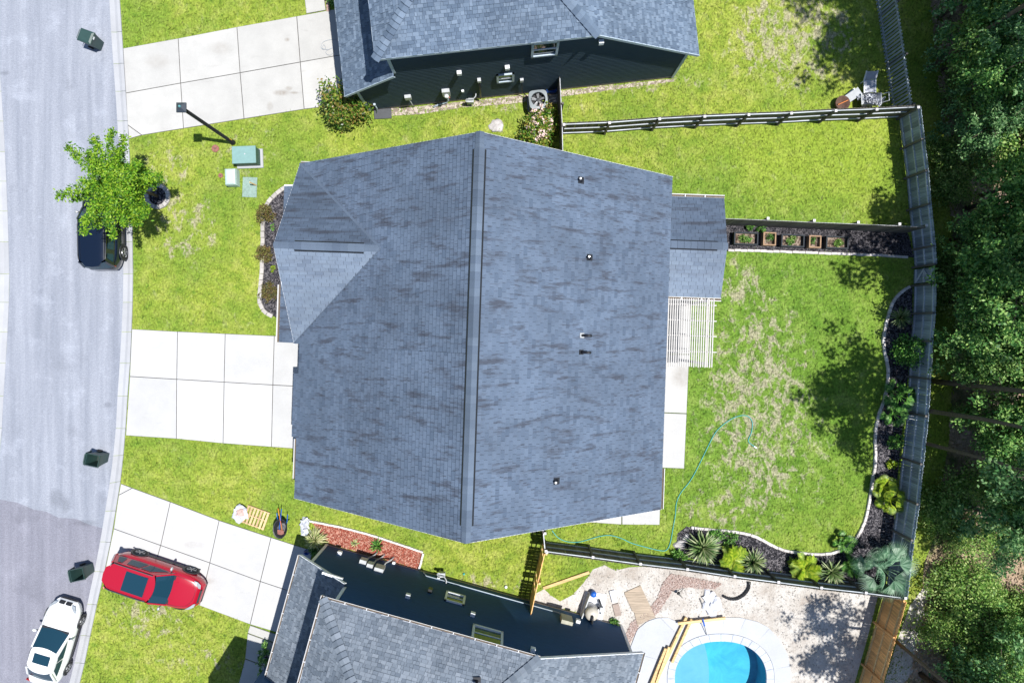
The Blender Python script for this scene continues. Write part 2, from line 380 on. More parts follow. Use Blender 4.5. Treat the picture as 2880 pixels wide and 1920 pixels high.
def forest_floor():
    n = N('leaf_litter'); a = n.noise(0.5, detail=6, rough=0.65); f = n.noise(7, detail=6, rough=0.8)
    c = n.ramp(a, [(0.34, (0.06, 0.10, 0.03)), (0.44, (0.20, 0.17, 0.09)), (0.53, (0.40, 0.29, 0.20)), (0.68, (0.50, 0.39, 0.31))])
    c = n.scale(c, n.ramp(f, [(0.3, 0.55), (0.7, 1.35)])); n.set(Base_Color=c, Roughness=0.95).bump(f, 0.8, 0.06); return n.m
M_forest = forest_floor()
def leaf(name, cols, rough=0.55, tr=0.25):
    n = N(name); c = n.ramp(n.geo.outputs['Random Per Island'], [((i+0.5)/len(cols), cc) for i, cc in enumerate(cols)])
    c = n.scale(c, n.math('MULTIPLY_ADD', n.oi.outputs['Random'], 0.4, 0.8))
    n.set(Base_Color=c, Roughness=rough); n.b.inputs['Specular IOR Level'].default_value = 0.35
    t = n.t.nodes.new('ShaderNodeBsdfTranslucent'); n.put(t.inputs[0], n.scale(c, 1.3)); mxs = n.t.nodes.new('ShaderNodeMixShader'); mxs.inputs[0].default_value = tr
    n.t.links.new(n.b.outputs[0], mxs.inputs[1]); n.t.links.new(t.outputs[0], mxs.inputs[2]); n.t.links.new(mxs.outputs[0], n.out.inputs[0]); return n.m
L_street = leaf('bright_leaves', [(0.03, 0.10, 0.006), (0.085, 0.22, 0.01), (0.16, 0.32, 0.014), (0.27, 0.40, 0.03)])
L_bush = leaf('glossy_bush_leaves', [(0.025, 0.075, 0.012), (0.07, 0.18, 0.02), (0.16, 0.28, 0.03), (0.34, 0.40, 0.07), (0.30, 0.20, 0.06)], 0.35)
L_red = leaf('bronze_shrub_leaves', [(0.05, 0.05, 0.02), (0.13, 0.12, 0.03), (0.22, 0.12, 0.06), (0.20, 0.22, 0.05)])
L_dark = leaf('forest_leaves', [(0.028, 0.105, 0.022), (0.075, 0.20, 0.042), (0.155, 0.32, 0.07), (0.30, 0.46, 0.13)], 0.5)
L_pine = leaf('pine_needles', [(0.028, 0.10, 0.028), (0.07, 0.19, 0.06), (0.14, 0.30, 0.10), (0.27, 0.44, 0.18)], 0.5)
L_light = leaf('light_forest_leaves', [(0.05, 0.13, 0.02), (0.12, 0.25, 0.04), (0.21, 0.36, 0.07), (0.36, 0.46, 0.14)], 0.5)
L_shrub = leaf('green_shrub_leaves', [(0.02, 0.08, 0.012), (0.06, 0.19, 0.025), (0.12, 0.30, 0.05), (0.22, 0.40, 0.09)], 0.45)
L_yel = leaf('yellow_green_fronds', [(0.13, 0.24, 0.012), (0.26, 0.37, 0.02), (0.38, 0.46, 0.04)], 0.45)
L_fan = leaf('grey_green_fronds', [(0.05, 0.13, 0.07), (0.12, 0.24, 0.14), (0.24, 0.37, 0.25)], 0.4)
L_yuc = leaf('yucca_leaves', [(0.05, 0.12, 0.03), (0.14, 0.23, 0.07), (0.30, 0.38, 0.16), (0.42, 0.46, 0.26)], 0.45)
L_var = leaf('variegated_leaves', [(0.20, 0.28, 0.08), (0.42, 0.45, 0.18), (0.58, 0.56, 0.32)], 0.5)
M_bark = flat('bark', (0.11, 0.085, 0.065), 0.9, 0.4, 9, bump=0.5); M_flower = flat('pale_pink_petals', (0.75, 0.55, 0.52), 0.6)
# other
M_black = flat('black_metal', (0.012, 0.013, 0.016), 0.4); M_blackp = flat('black_plastic', (0.02, 0.022, 0.026), 0.5); M_steel = flat('galvanised', (0.55, 0.56, 0.58), 0.35, 0.1, metal=0.6)
M_grey = flat('grey_enamel', (0.42, 0.44, 0.46), 0.45); M_dgrey = flat('dark_grey', (0.06, 0.065, 0.075), 0.6)
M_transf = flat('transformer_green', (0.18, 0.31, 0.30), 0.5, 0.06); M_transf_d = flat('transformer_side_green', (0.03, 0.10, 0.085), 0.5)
M_mint = flat('pale_mint_plastic', (0.42, 0.54, 0.52), 0.5, 0.05); M_vault = flat('vault_lid_green', (0.21, 0.30, 0.265), 0.7, 0.2, 12)
M_bin = flat('bin_green', (0.025, 0.06, 0.055), 0.45); M_bin_in = flat('bin_inside', (0.012, 0.025, 0.022), 0.6); M_rust = flat('rusty_iron', (0.24, 0.10, 0.08), 0.85, 0.3, 15)
M_block = flat('edging_block', (0.40, 0.375, 0.355), 0.9, 0.15, 6, bump=0.3, rv=0.15); M_edge_w = flat('white_edging', (0.68, 0.66, 0.63), 0.8, 0.1, 6, rv=0.12)
M_edge_b = flat('bed_edging_brick', (0.58, 0.54, 0.52), 0.85, 0.15, 6, rv=0.2)
M_tyre = flat('tyre_rubber', (0.012, 0.012, 0.013), 0.8); M_rim = flat('alloy_rim', (0.38, 0.39, 0.41), 0.3, 0.05, metal=0.7)
M_hose = flat('teal_hose', (0.05, 0.34, 0.31), 0.45); M_hose_g = flat('grey_hose', (0.33, 0.36, 0.40), 0.5); M_blue = flat('blue_plastic', (0.01, 0.10, 0.45), 0.4); M_orange = flat('orange_paint', (0.60, 0.17, 0.02), 0.5)
M_bag = flat('plastic_bag', (0.50, 0.52, 0.58), 0.35, 0.25, 5); M_rock = flat('pale_rock', (0.42, 0.40, 0.40), 0.9, 0.3, 7, bump=0.5)
M_soil = chips('planter_soil', [(0.08, 0.055, 0.04), (0.17, 0.125, 0.095), (0.27, 0.21, 0.17)])
M_ply = wood('weathered_plywood', (0.36, 0.29, 0.22), 0.05, 0); M_brickp = flat('brick_paver', (0.33, 0.22, 0.19), 0.85, 0.2, 9)
def paint(name, col, rough=0.22):
    n = N(name); n.set(Base_Color=n.mix(n.math('MULTIPLY', n.noise(30, n.O), 0.08), col, tuple(x*0.8 for x in col)), Roughness=rough, Coat_Weight=0.8, Coat_Roughness=0.06); return n.m
M_red = paint('red_car_paint', (0.36, 0.006, 0.022)); M_navy = paint('navy_car_paint', (0.0025, 0.007, 0.02)); M_wcar = paint('white_car_paint', (0.78, 0.79, 0.80))
gn = N('car_glass'); gn.set(Base_Color=(0.010, 0.040, 0.065), Roughness=0.04); gn.b.inputs['Specular IOR Level'].default_value = 0.5; M_cglass = gn.m
M_lamp = flat('headlight_glass', (0.30, 0.33, 0.36), 0.12); M_tail = flat('tail_light_red', (0.30, 0.01, 0.01), 0.2)
# ------------------------------------------------------------------ the ground and everything laid on it
POOLC = (2026, 1906); PA, PB = 131.0, 107.0
def pool_ring(k, n=48): return [(POOLC[0] + (PA+k)*math.copysign(abs(math.cos(t))**0.9, math.cos(t)), POOLC[1] + (PB+k)*math.copysign(abs(math.sin(t))**0.9, math.sin(t))) for t in [2*math.pi*i/n for i in range(n)]]
hole = [tuple(p)[:2] for p in WL(pool_ring(2))]
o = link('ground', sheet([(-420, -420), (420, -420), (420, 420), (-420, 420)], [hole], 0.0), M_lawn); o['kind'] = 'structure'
RE = [(285, -420), (297, -200), (308, 0), (315, 122), (326, 275), (332, 370), (341, 560), (347, 755), (346, 850), (341, 957), (337, 1021), (331, 1113), (324, 1235), (309, 1358), (289, 1480), (275, 1562), (254, 1660), (219, 1823), (196, 1917), (120, 2200), (20, 2500)]
RB = [(316, -420), (328, -200), (338, 0), (346, 122), (356, 275), (362, 370), (371, 560), (375, 755), (374, 850), (370, 957), (367, 1021), (360, 1113), (352, 1235), (340, 1352), (319, 1480), (305, 1562), (282, 1660), (247, 1823), (226, 1917), (150, 2200), (50, 2500)]
re_ = spline(WL(RE), 4); rb_ = spline(WL(RB), 4)
k_ = HC/FP
le_ = [p + Vector((-321*k_, 0, 0)) for p in re_]; lb_ = [p + Vector((-352*k_, 0, 0)) for p in re_]
mb = MB()
for i in range(len(re_)-1):
    a, b, c, d = le_[i], re_[i], re_[i+1], le_[i+1]
    mb.add([(q.x, q.y, 0.004) for q in (a, b, c, d)], [(3, 2, 1, 0)])
struct('road', mb, M_road)
mb = MB(); pp = [(-40, 1398), (0, 1404), (50, 1413), (95, 1432), (130, 1438), (165, 1455), (215, 1458), (250, 1474), (288, 1484)] + [q for q in RE if q[1] > 1484] + [(20-321, 2500), (120-321, 2200), (-125, 1917), (-60, 1600)]
o = link('road_patch', sheet([tuple(p)[:2] for p in WL(pp)], [], 0.008), M_road2); o['kind'] = 'structure'
# kerb: rolled concrete gutter in cast sections
def resample(P, step):
    out = [P[0].copy()]; acc = 0.0
    for i in range(len(P)-1):
        a, b = P[i], P[i+1]; L = (b-a).length; t = step - acc
        while t <= L: out.append(a.lerp(b, t/L)); t += step
        acc = (acc + L) % step if (acc + L) >= step else acc + L
    return out
def kerb(name, inner, outer):
    root = None; n = len(inner)
    acc = 0; start = 0; secs = []
    for i in range(1, n):
        acc += (inner[i]-inner[i-1]).length
        if acc > 1.33 or i == n-1: secs.append((start, i)); start = i; acc = 0
    base = bpy.data.objects.new(name, None); COL.objects.link(base); base['kind'] = 'structure'; MX[base.name] = Matrix.Identity(4)
    prof = [(0.0, 0.012), (0.45, 0.006), (0.72, 0.055), (1.0, 0.062)]
    for a, b in secs:
        m = MB(); rings = []
        for k, idx in ((0, a), (1, b)):
            p, q = inner[idx], outer[idx]; d = (inner[b]-inner[a]).normalized()*0.009*(1 if k == 0 else -1)
            R = [p.lerp(q, t) + d + Vector((0, 0, z)) for t, z in prof]
            rings.append(R + [q + d + Vector((0, 0, -0.05)), p + d + Vector((0, 0, -0.05))])
        m.loft(rings); m.build('kerb_section', M_curb, base)
    return base
def dense(P, Q, step=0.34):
    A = []; B = []
    for i in range(len(P)-1):
        m = max(1, round((P[i+1]-P[i]).length/step))
        for j in range(m): A.append(P[i].lerp(P[i+1], j/m)); B.append(Q[i].lerp(Q[i+1], j/m))
    return A, B
kerb('kerb', *dense(re_, rb_)); kerb('kerb_far_side', *dense(le_, lb_))
M_joint = flat('dirty_joint', (0.07, 0.065, 0.06), 0.95, 0.3)
# driveways in cast slabs, every slab of its own
def slabs(name, polys, mat, z=0.045, gap=0.016):
    base = bpy.data.objects.new(name, None); COL.objects.link(base); base['kind'] = 'structure'; MX[base.name] = Matrix.Identity(4)
    for P in polys:
        Q = [W(x, y) for x, y in P]
        if sum(Q[i].x*Q[(i+1) % len(Q)].y - Q[(i+1) % len(Q)].x*Q[i].y for i in range(len(Q))) < 0: Q.reverse()
        MB().add([(p.x, p.y, 0.014) for p in Q], [tuple(range(len(Q)))]).build('joint_bed', M_joint, base); Q = inset(Q, gap); MB().prism(Q, -0.06, z + random.uniform(-0.003, 0.003), 0.008).build('slab', mat, base)
    return base
slabs('driveway_north', [[(347, 137), (502, 109), (509, 235), (355, 263)], [(502, 109), (667, 77), (676, 206), (509, 235)], [(667, 77), (835, 47), (845, 176), (676, 206)], [(835, 47), (960, 24), (980, 152), (845, 176)],
    [(355, 263), (509, 235), (517, 362), (400, 381), (360, 352)], [(509, 235), (676, 206), (687, 335), (517, 362)], [(676, 206), (845, 176), (856, 308), (687, 335)], [(845, 176), (980, 152), (1000, 290), (856, 308)], [(360, 352), (400, 381), (364, 391)]], M_conc_old)
slabs('driveway_middle', [[(372, 925), (500, 932), (498, 1066), (366, 1058)], [(500, 932), (634, 938), (631, 1074), (498, 1066)], [(634, 938), (772, 944), (768, 1082), (631, 1074)], [(772, 944), (905, 950), (903, 1089), (768, 1082)],
    [(366, 1058), (498, 1066), (497, 1233), (355, 1224)], [(498, 1066), (631, 1074), (628, 1246), (497, 1233)], [(631, 1074), (768, 1082), (764, 1256), (628, 1246)], [(768, 1082), (903, 1089), (900, 1266), (764, 1256)]], M_conc)
slabs('driveway_south', [[(373, 1371), (480, 1410), (453, 1532), (321, 1485), (335, 1391)], [(341, 1359), (373, 1371), (335, 1391)], [(480, 1410), (617, 1462), (591, 1581), (453, 1532)], [(617, 1462), (763, 1510), (733, 1633), (591, 1581)], [(763, 1510), (880, 1548), (850, 1672), (733, 1633)],
    [(321, 1485), (453, 1532), (420, 1647), (297, 1601)], [(453, 1532), (591, 1581), (562, 1701), (420, 1647)], [(591, 1581), (733, 1633), (704, 1754), (562, 1701)], [(733, 1633), (850, 1672), (825, 1790), (704, 1754)]], M_conc)
slabs('walkway_south', [[(704, 1756), (800, 1790), (790, 1812), (697, 1778)], [(697, 1779), (790, 1813), (772, 1880), (690, 1850)], [(690, 1851), (772, 1881), (755, 1950), (672, 1920)], [(672, 1921), (755, 1951), (737, 2020), (655, 1990)]], M_conc_old)
slabs('walkway_north', [[(862, 40), (917, 30), (910, -20), (856, -10)], [(856, -11), (910, -21), (903, -80), (850, -70)]], M_conc_old)
slabs('patio', [[(1840, 830), (1942, 832), (1938, 996), (1834, 994)], [(1834, 995), (1938, 997), (1931, 1162), (1828, 1158)], [(1828, 1159), (1931, 1163), (1924, 1317), (1822, 1313)]], M_conc)
slabs('side_pad', [[(1600, 1400), (1748, 1406), (1748, 1474), (1600, 1464)], [(1749, 1406), (1857, 1410), (1855, 1475), (1749, 1474)]], M_conc)
m = MB()
# beds, sand, forest floor
def bed(name, pts, mat, z, holes=[]):
    o = link(name, sheet([tuple(p)[:2] for p in WL(pts)], holes, z), mat); o['kind'] = 'structure'; return o
B_FRONT = [(806, 525), (790, 535), (765, 556), (748, 580), (740, 610), (740, 660), (739, 720), (736, 770), (733, 810), (731, 845), (738, 868), (758, 884), (778, 893), (860, 893), (860, 525)]
B_PLANT = [(2035, 628), (2230, 637), (2414, 645), (2552, 655), (2569, 724), (2440, 716), (2300, 711), (2160, 706), (2040, 703)]
EDGE_R = [(2558, 806), (2535, 820), (2517, 838), (2503, 866), (2491, 909), (2483, 951), (2485, 985), (2497, 1043), (2488, 1113), (2469, 1171), (2460, 1220), (2460, 1297), (2455, 1333), (2448, 1379), (2438, 1437), (2426, 1477), (2399, 1520), (2359, 1547), (2322, 1556), (2273, 1555), (2206, 1546), (2160, 1526), (2113, 1503), (2052, 1492), (1991, 1487), (1930, 1480)]
B_RIGHT = EDGE_R + [(1905, 1500), (1900, 1560), (2060, 1590), (2300, 1625), (2490, 1650), (2512, 1500), (2525, 1320), (2540, 1174), (2553, 1049), (2564, 940), (2566, 810)]
B_RED = [(876, 1466), (1030, 1498), (1190, 1552), (1176, 1598), (925, 1527)]
SAND = [(1500, 1672), (1530, 1655), (1548, 1672), (1575, 1690), (1610, 1672), (1640, 1640), (1668, 1600), (1700, 1588), (1730, 1604), (1770, 1594), (1820, 1592), (2000, 1614), (2250, 1645), (2470, 1672), (2440, 1790), (2395, 1950), (2330, 2150), (1700, 2150), (1740, 1760), (1620, 1720), (1500, 1690)]
GRAV = [(1885, 1612), (1960, 1625), (2030, 1640), (2010, 1655), (1925, 1650), (1890, 1660), (1872, 1690), (1850, 1722), (1830, 1738), (1800, 1752), (1775, 1800), (1760, 1830), (1750, 1810), (1772, 1752), (1820, 1715), (1850, 1680), (1862, 1640)]
FOREST = [(2600, -500), (2640, -100), (2660, 150), (2668, 320), (2690, 520), (2695, 760), (2690, 950), (2680, 1170), (2650, 1350), (2640, 1480), (2600, 1580), (2590, 1690), (2560, 1780), (2520, 1930), (2440, 2250), (2350, 2700), (6800, 2700), (6800, -500)]
bed('front_bed', B_FRONT, M_mulch, 0.02); bed('vegetable_bed', B_PLANT, M_mulch, 0.02); bed('back_bed', B_RIGHT, M_mulch, 0.02); bed('red_mulch_bed', B_RED, M_mulch_r, 0.03)
bed('sand_yard', SAND, M_sand, 0.008, [hole]); bed('gravel_bed', GRAV, M_gravel, 0.02); bed('forest_floor', FOREST, M_forest, 0.01)
bed('sand_strip', [(2560, 1700), (2605, 1640), (2625, 1700), (2610, 1790), (2560, 1900), (2500, 1960), (2480, 1940), (2530, 1780)], M_sand, 0.014)
bed('bare_soil', [(1100, 305), (1180, 300), (1300, 286), (1440, 272), (1570, 256), (1700, 244), (1895, 222), (1895, 230), (1700, 256), (1560, 275), (1440, 292), (1300, 303), (1180, 322), (1102, 326)], chips('bare_dirt', [(0.22, 0.18, 0.15), (0.36, 0.30, 0.26), (0.46, 0.40, 0.35)], 9), 0.012)
# chips lying on the beds
def scatter(name, poly_px, n, size, mat, z=0.03, flatness=0.5, seed=1, asp=0.4, parent=None):
    rg = np.random.default_rng(seed); P = [tuple(p)[:2] for p in WL(poly_px)]
    xs = [p[0] for p in P]; ys = [p[1] for p in P]
    X = rg.uniform(min(xs), max(xs), n); Y = rg.uniform(min(ys), max(ys), n); k = inpoly(X, Y, P); X, Y = X[k], Y[k]; n = len(X)
    a = rg.uniform(0, 6.283, n); L = size*rg.uniform(0.6, 1.4, n); Wd = L*asp; t = rg.normal(0, flatness, n)
    d = np.stack([np.cos(a)*np.cos(t), np.sin(a)*np.cos(t), np.sin(t)], 1); s = np.stack([-np.sin(a), np.cos(a), rg.normal(0, 0.3, n)], 1)
    c = np.stack([X, Y, z + rg.uniform(0, size*0.25, n)], 1)
    V = np.stack([c - d*L[:, None]/2, c + s*Wd[:, None]/2, c + d*L[:, None]/2, c - s*Wd[:, None]/2], 1).reshape(-1, 3)
    V[:, 2] = np.maximum(V[:, 2], z - 0.004)
    o = link(name, np_mesh(name, V, np.arange(4*n).reshape(n, 4)), mat); o['kind'] = 'stuff'; return o
def stuff(o, label, cat): o['label'] = label; o['category'] = cat
stuff(scatter('mulch_chips', B_FRONT, 5000, 0.11, M_mulch, 0.03, seed=2), 'black bark mulch chips in the front bed', 'mulch')
stuff(scatter('mulch_chips', B_PLANT, 9000, 0.11, M_mulch, 0.03, seed=3), 'black bark mulch chips around the raised planter boxes', 'mulch')
stuff(scatter('mulch_chips', B_RIGHT, 26000, 0.11, M_mulch, 0.03, seed=4), 'black bark mulch chips in the curved back bed', 'mulch')
stuff(scatter('mulch_chips', B_RED, 4000, 0.13, M_mulch_r, 0.04, seed=5), 'red bark mulch chips beside the navy house', 'mulch')
stuff(scatter('gravel', GRAV, 9000, 0.10, M_gravel, 0.03, 0.4, 6, 0.8), 'pinkish gravel strip in the sandy yard', 'gravel')
stuff(scatter('leaf_litter', [(2610, -60), (2980, -60), (2980, 1990), (2540, 1990), (2600, 1700), (2660, 1400), (2690, 800)], 30000, 0.20, M_forest, 0.03, 0.5, 7, 0.5), 'brown leaf litter on the forest floor', 'leaf litter')
stuff(scatter('sand_clods', [(1610, 1680), (1660, 1615), (1700, 1594), (1760, 1602), (1900, 1605), (2250, 1645), (2470, 1675), (2395, 1930), (2235, 1930), (2225, 1850), (2170, 1755), (2090, 1728), (1950, 1728), (1850, 1728), (1780, 1745), (1620, 1715)], 3000, 0.075, flat('sand_clod', (0.37, 0.345, 0.32), 0.95, 0.3, 9, rv=0.3), 0.012, 0.35, 8, 0.8), 'clods and footmarks in the sandy pool yard', 'sand')
# grass blades
def grass():
    rg = np.random.default_rng(11); n = 150000
    a, b = W(200, -70), W(2720, 1990)
    X = rg.uniform(a.x, b.x, n); Y = rg.uniform(b.y, a.y, n)
    road = [tuple(p)[:2] for p in rb_] + [(-60, rb_[-1].y), (-60, rb_[0].y)]
    ex = [road, B_FRONT, B_PLANT, B_RIGHT, B_RED, SAND,
          [(345, 137), (860, 41), (850, -90), (940, -90), (1040, 311), (1895, 220), (1905, -120), (1000, -120), (905, 302), (364, 393)],
          [(371, 924), (905, 948), (905, 1267), (354, 1225)], [(339, 1357), (880, 1547), (1745, 1757), (1745, 2000), (650, 2000), (690, 1850), (704, 1756), (296, 1602)],
          [(903, 300), (1040, 311), (1040, -100), (903, -100)],
          [(870, 520), (1860, 545), (1826, 1405), (858, 1370)], [(1830, 560), (1985, 560), (1975, 830), (1943, 832), (1924, 1317), (1815, 1317)], [(1600, 1400), (1857, 1410), (1855, 1476), (1600, 1464)]]
    keep = np.ones(n, bool)
    for P in ex: keep &= ~inpoly(X, Y, [tuple(p)[:2] for p in (WL(P) if P is not road else P)])
    F = [tuple(p)[:2] for p in WL(FOREST)]; inf = inpoly(X, Y, F); keep &= ~(inf & (rg.random(n) < 0.75))
    X, Y = X[keep], Y[keep]; n = len(X)
    ang = rg.normal(0, 0.8, n) + 0.9; L = rg.uniform(0.08, 0.22, n); wd = rg.uniform(0.015, 0.035, n); el = rg.uniform(0.08, 0.5, n)
    d = np.stack([np.cos(ang)*np.cos(el), np.sin(ang)*np.cos(el), np.sin(el)], 1); s = np.stack([-np.sin(ang), np.cos(ang), 0*ang], 1)
    c = np.stack([X, Y, 0*X + 0.003], 1)
    V = np.stack([c - s*wd[:, None], c + s*wd[:, None], c + d*L[:, None] + s*wd[:, None]*0.3], 1).reshape(-1, 3)
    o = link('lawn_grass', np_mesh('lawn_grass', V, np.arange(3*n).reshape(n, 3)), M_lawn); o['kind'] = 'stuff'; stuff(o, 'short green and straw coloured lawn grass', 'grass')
grass()
# ------------------------------------------------------------------ roofs
def shingles(parent, planes, mat, expo, tab, quota, arch=False, thick=0.012, seed=3, cut=None):
    """planes: convex polygons (parent space), first edge along the eave. The nearest tabs to the sky become single objects, the rest one joined part."""
    rg = random.Random(seed); tabs = []
    under = MB()
    for poly in planes:
        P = [Vector(p) for p in poly]; o = P[0]; e = (P[1]-P[0]).normalized()
        nrm = e.cross(P[2]-P[0]).normalized()
        if nrm.z < 0: nrm = -nrm
        s = nrm.cross(e)
        if s.z < 0: s = -s
        ab = [((p-o).dot(e), (p-o).dot(s)) for p in P]
        under.add([p - nrm*0.015 for p in P], [tuple(range(len(P)))])
        bmax = max(b for a, b in ab); nc = int(math.ceil(bmax/expo))
        def rng(b):
            xs = []
            for i in range(len(ab)):
                (a1, b1), (a2, b2) = ab[i], ab[(i+1) % len(ab)]
                if abs(b1-b2) < 1e-9:
                    if abs(b-b1) < 1e-6: xs += [a1, a2]
                elif min(b1, b2) - 1e-9 <= b <= max(b1, b2) + 1e-9: xs.append(a1 + (a2-a1)*(b-b1)/(b2-b1))
            return (min(xs), max(xs)) if xs else None
        off = rg.uniform(0, tab)
        for j in range(nc):
            b0 = j*expo; b1 = min((j+1)*expo + 0.012, bmax); r0, r1 = rng(min(b0 + 1e-5, bmax-1e-5)), rng(b1 - 1e-5)
            if r0 is None or r1 is None: continue
            a = min(r0[0], r1[0]) - tab + ((off + j*tab*0.5 + rg.uniform(-0.06, 0.06)) % tab)
            end = max(r0[1], r1[1])
            while a < end:
                w = tab if not arch else rg.choice((0.6, 0.8, 1.0, 1.25, 1.5))*tab
                c0, c1 = max(a, r0[0]), min(a+w, r0[1]); d0, d1 = max(a, r1[0]), min(a+w, r1[1])
                if c1 - c0 > 0.02 or d1 - d0 > 0.02:
                    c1 = max(c0, c1); d1 = max(d0, d1); d0 = min(max(d0, r1[0]), r1[1])
                    full = abs(c1-c0-w) < 1e-6 and abs(d1-d0-w) < 1e-6 and abs(b1-(b0+expo+0.012)) < 1e-6
                    t = thick if not arch else rg.choice((thick*0.5, thick, thick*1.7))
                    ctr = o + e*((c0+c1)/2) + s*((b0+b1)/2)
                    if cut is None or cut(ctr): tabs.append((ctr, o, e, s, nrm, a, w, b0, b1, c0, c1, d0, d1, t, full))
                a += w
    under.build('roof_underlay', M_under, parent)
    # nearest to the camera first
    inv = mx(parent)
    camp = Vector((0, 0, HC))
    def vis(t):
        p = inv @ t[0]; q = camp - p; k = FP/q.z
        if not (-1480 < p.x*k < 1480) or not (-1010 < p.y*k < 955): return 1e9
        return q.length/max(0.05, q.normalized().dot((inv.to_3x3() @ t[4]).normalized()))
    tabs.sort(key=lambda t: (not t[14], vis(t)))
    single, rest = tabs[:quota], tabs[quota:]
    gap = 0.005 if not arch else 0.004; cache = {}
    for (ctr, o, e, s, nrm, a, w, b0, b1, c0, c1, d0, d1, t, full) in single:
        key = (round(w, 3), round(t, 4))
        if key not in cache:
            h = b1-b0
            cache[key] = MB().add([(gap, 0, 0), (w-gap, 0, 0), (gap, 0, t), (w-gap, 0, t), (w-gap, h, 0.001), (gap, h, 0.001)], [(0, 1, 3, 2), (2, 3, 4, 5)]).mesh('shingle')
            cache[key].materials.append(mat); cache[key].materials.append(M_shedge); cache[key].polygons[0].material_index = 1
        M = Matrix((e, s, nrm)).transposed().to_4x4(); M.translation = o + e*a + s*b0
        link('shingle', cache[key], None, parent, M)
    m = MB()
    for (ctr, o, e, s, nrm, a, w, b0, b1, c0, c1, d0, d1, t, full) in rest:
        p = [o + e*(c0+gap) + s*b0, o + e*(c1-gap) + s*b0]; q = [o + e*(d1-gap) + s*b1 + nrm*0.001, o + e*(d0+gap) + s*b1 + nrm*0.001]
        m.add([p[0], p[1], p[0]+nrm*t, p[1]+nrm*t, q[0], q[1]], [(0, 1, 3, 2), (2, 3, 4, 5)])
    if m.v:
        so = m.build('shingle_field', mat, parent, kind='stuff'); so.data.materials.append(M_shedge); so.data.polygons.foreach_set('material_index', [1, 0]*(len(m.f)//2))
def caps(parent, p0, p1, n1, n2, mat, w=0.17, step=0.19, name='ridge_cap', lift=0.02, thick=0.02):
    p0, p1 = Vector(p0), Vector(p1); d = (p1-p0); L = d.length; d.normalize(); n = max(1, int(L/step))
    n1, n2 = Vector(n1).normalized(), Vector(n2).normalized()
    s1 = n1.cross(d); s2 = n2.cross(d)
    if s1.z > 0: s1 = -s1
    if s2.z > 0: s2 = -s2
    up = (n1+n2).normalized()
    st = L/n; me = None
    for i in range(n):
        if me is None:
            A, B = Vector((0, 0, 0)), d*(st*1.12); vs = []
            for c, hh in ((A, thick + lift), (B, lift)):
                for off in (s1*w, Vector((0, 0, 0)), s2*w): vs.append(c + off + up*hh)
            for off in (s1*w, Vector((0, 0, 0)), s2*w): vs.append(A + off + up*lift*0.1)
            me = MB().add(vs, [(0, 1, 4, 3), (1, 2, 5, 4), (6, 7, 1, 0), (7, 8, 2, 1)]).mesh(name); me.materials.append(mat); me.materials.append(M_shedge); me.polygons[2].material_index = 1; me.polygons[3].material_index = 1
        link(name, me, None, parent, TR(p0 + d*(st*i)))
def vent_pipe(parent, pos, nrm_tilt, sc=1.0):
    f = MB().box((0.04, 0, 0.035), (0.29, 0.27, 0.02), None).mesh('flashing'); M = TR(pos) @ nrm_tilt
    b = link('vent_flashing', f, M_vent, parent, M)
    MB().lathe([(0.125, 0.03), (0.08, 0.10), (0.058, 0.20)], 12).build('boot', M_vent, b)
    p = MB().tube([(0, 0, 0), (0, 0, 0.34)], 0.042, 10); p.v = [tuple((nrm_tilt.inverted() @ Vector(v))) for v in p.v]
    p.build('pipe', M_steel, b)
def gutter(parent, p0, p1, out, w=0.11, name='gutter', mat=None, brackets=True):
    p0, p1, out = Vector(p0), Vector(p1), Vector(out).normalized(); m = MB(); d = (p1-p0)
    prof = [(0, 0.0), (0, -0.10), (w*0.7, -0.10), (w, 0.0), (w*0.86, 0.0), (w*0.66, -0.085), (0.012, -0.085), (0.012, 0.0)]
    m.loft([[p + out*a + Vector((0, 0, z)) for a, z in prof] for p in (p0, p1)])
    g = m.build(name, mat or M_gutter, parent)
    MB().add([p0 + out*0.014 + Vector((0, 0, -0.06)), p1 + out*0.014 + Vector((0, 0, -0.06)), p1 + out*w*0.75 + Vector((0, 0, -0.06)), p0 + out*w*0.75 + Vector((0, 0, -0.06))], [(0, 1, 2, 3)]).build('grit', M_leafmuck, g)
    if brackets:
        n = max(1, int(d.length/0.85))
        for i in range(1, n):
            c = p0.lerp(p1, i/n); MB().beam(c + Vector((0, 0, 0.006)), c + out*w + Vector((0, 0, 0.006)), 0.035, 0.012).build('hanger', mat or M_gutter, g)
    return g

# ------------------------------------------------------------------ the main house
TH = math.radians(-1.98)
H0 = Vector((-1.436, -0.183, 0))
house = thing('main_house', 'house with blue grey shingle roof and long ridge in the middle', 'house', H0, TH)
ZE, ZR, XE, YG = 3.0, 8.92, 8.45, 7.56
SLP = (ZR-ZE)/XE; XW = 8.1; ZW = ZR - XW*SLP
def zmain(x): return ZR - abs(x)*SLP
E_pl = [(XE, -YG, ZE), (XE, YG, ZE), (0, YG, ZR), (0, -YG, ZR)]
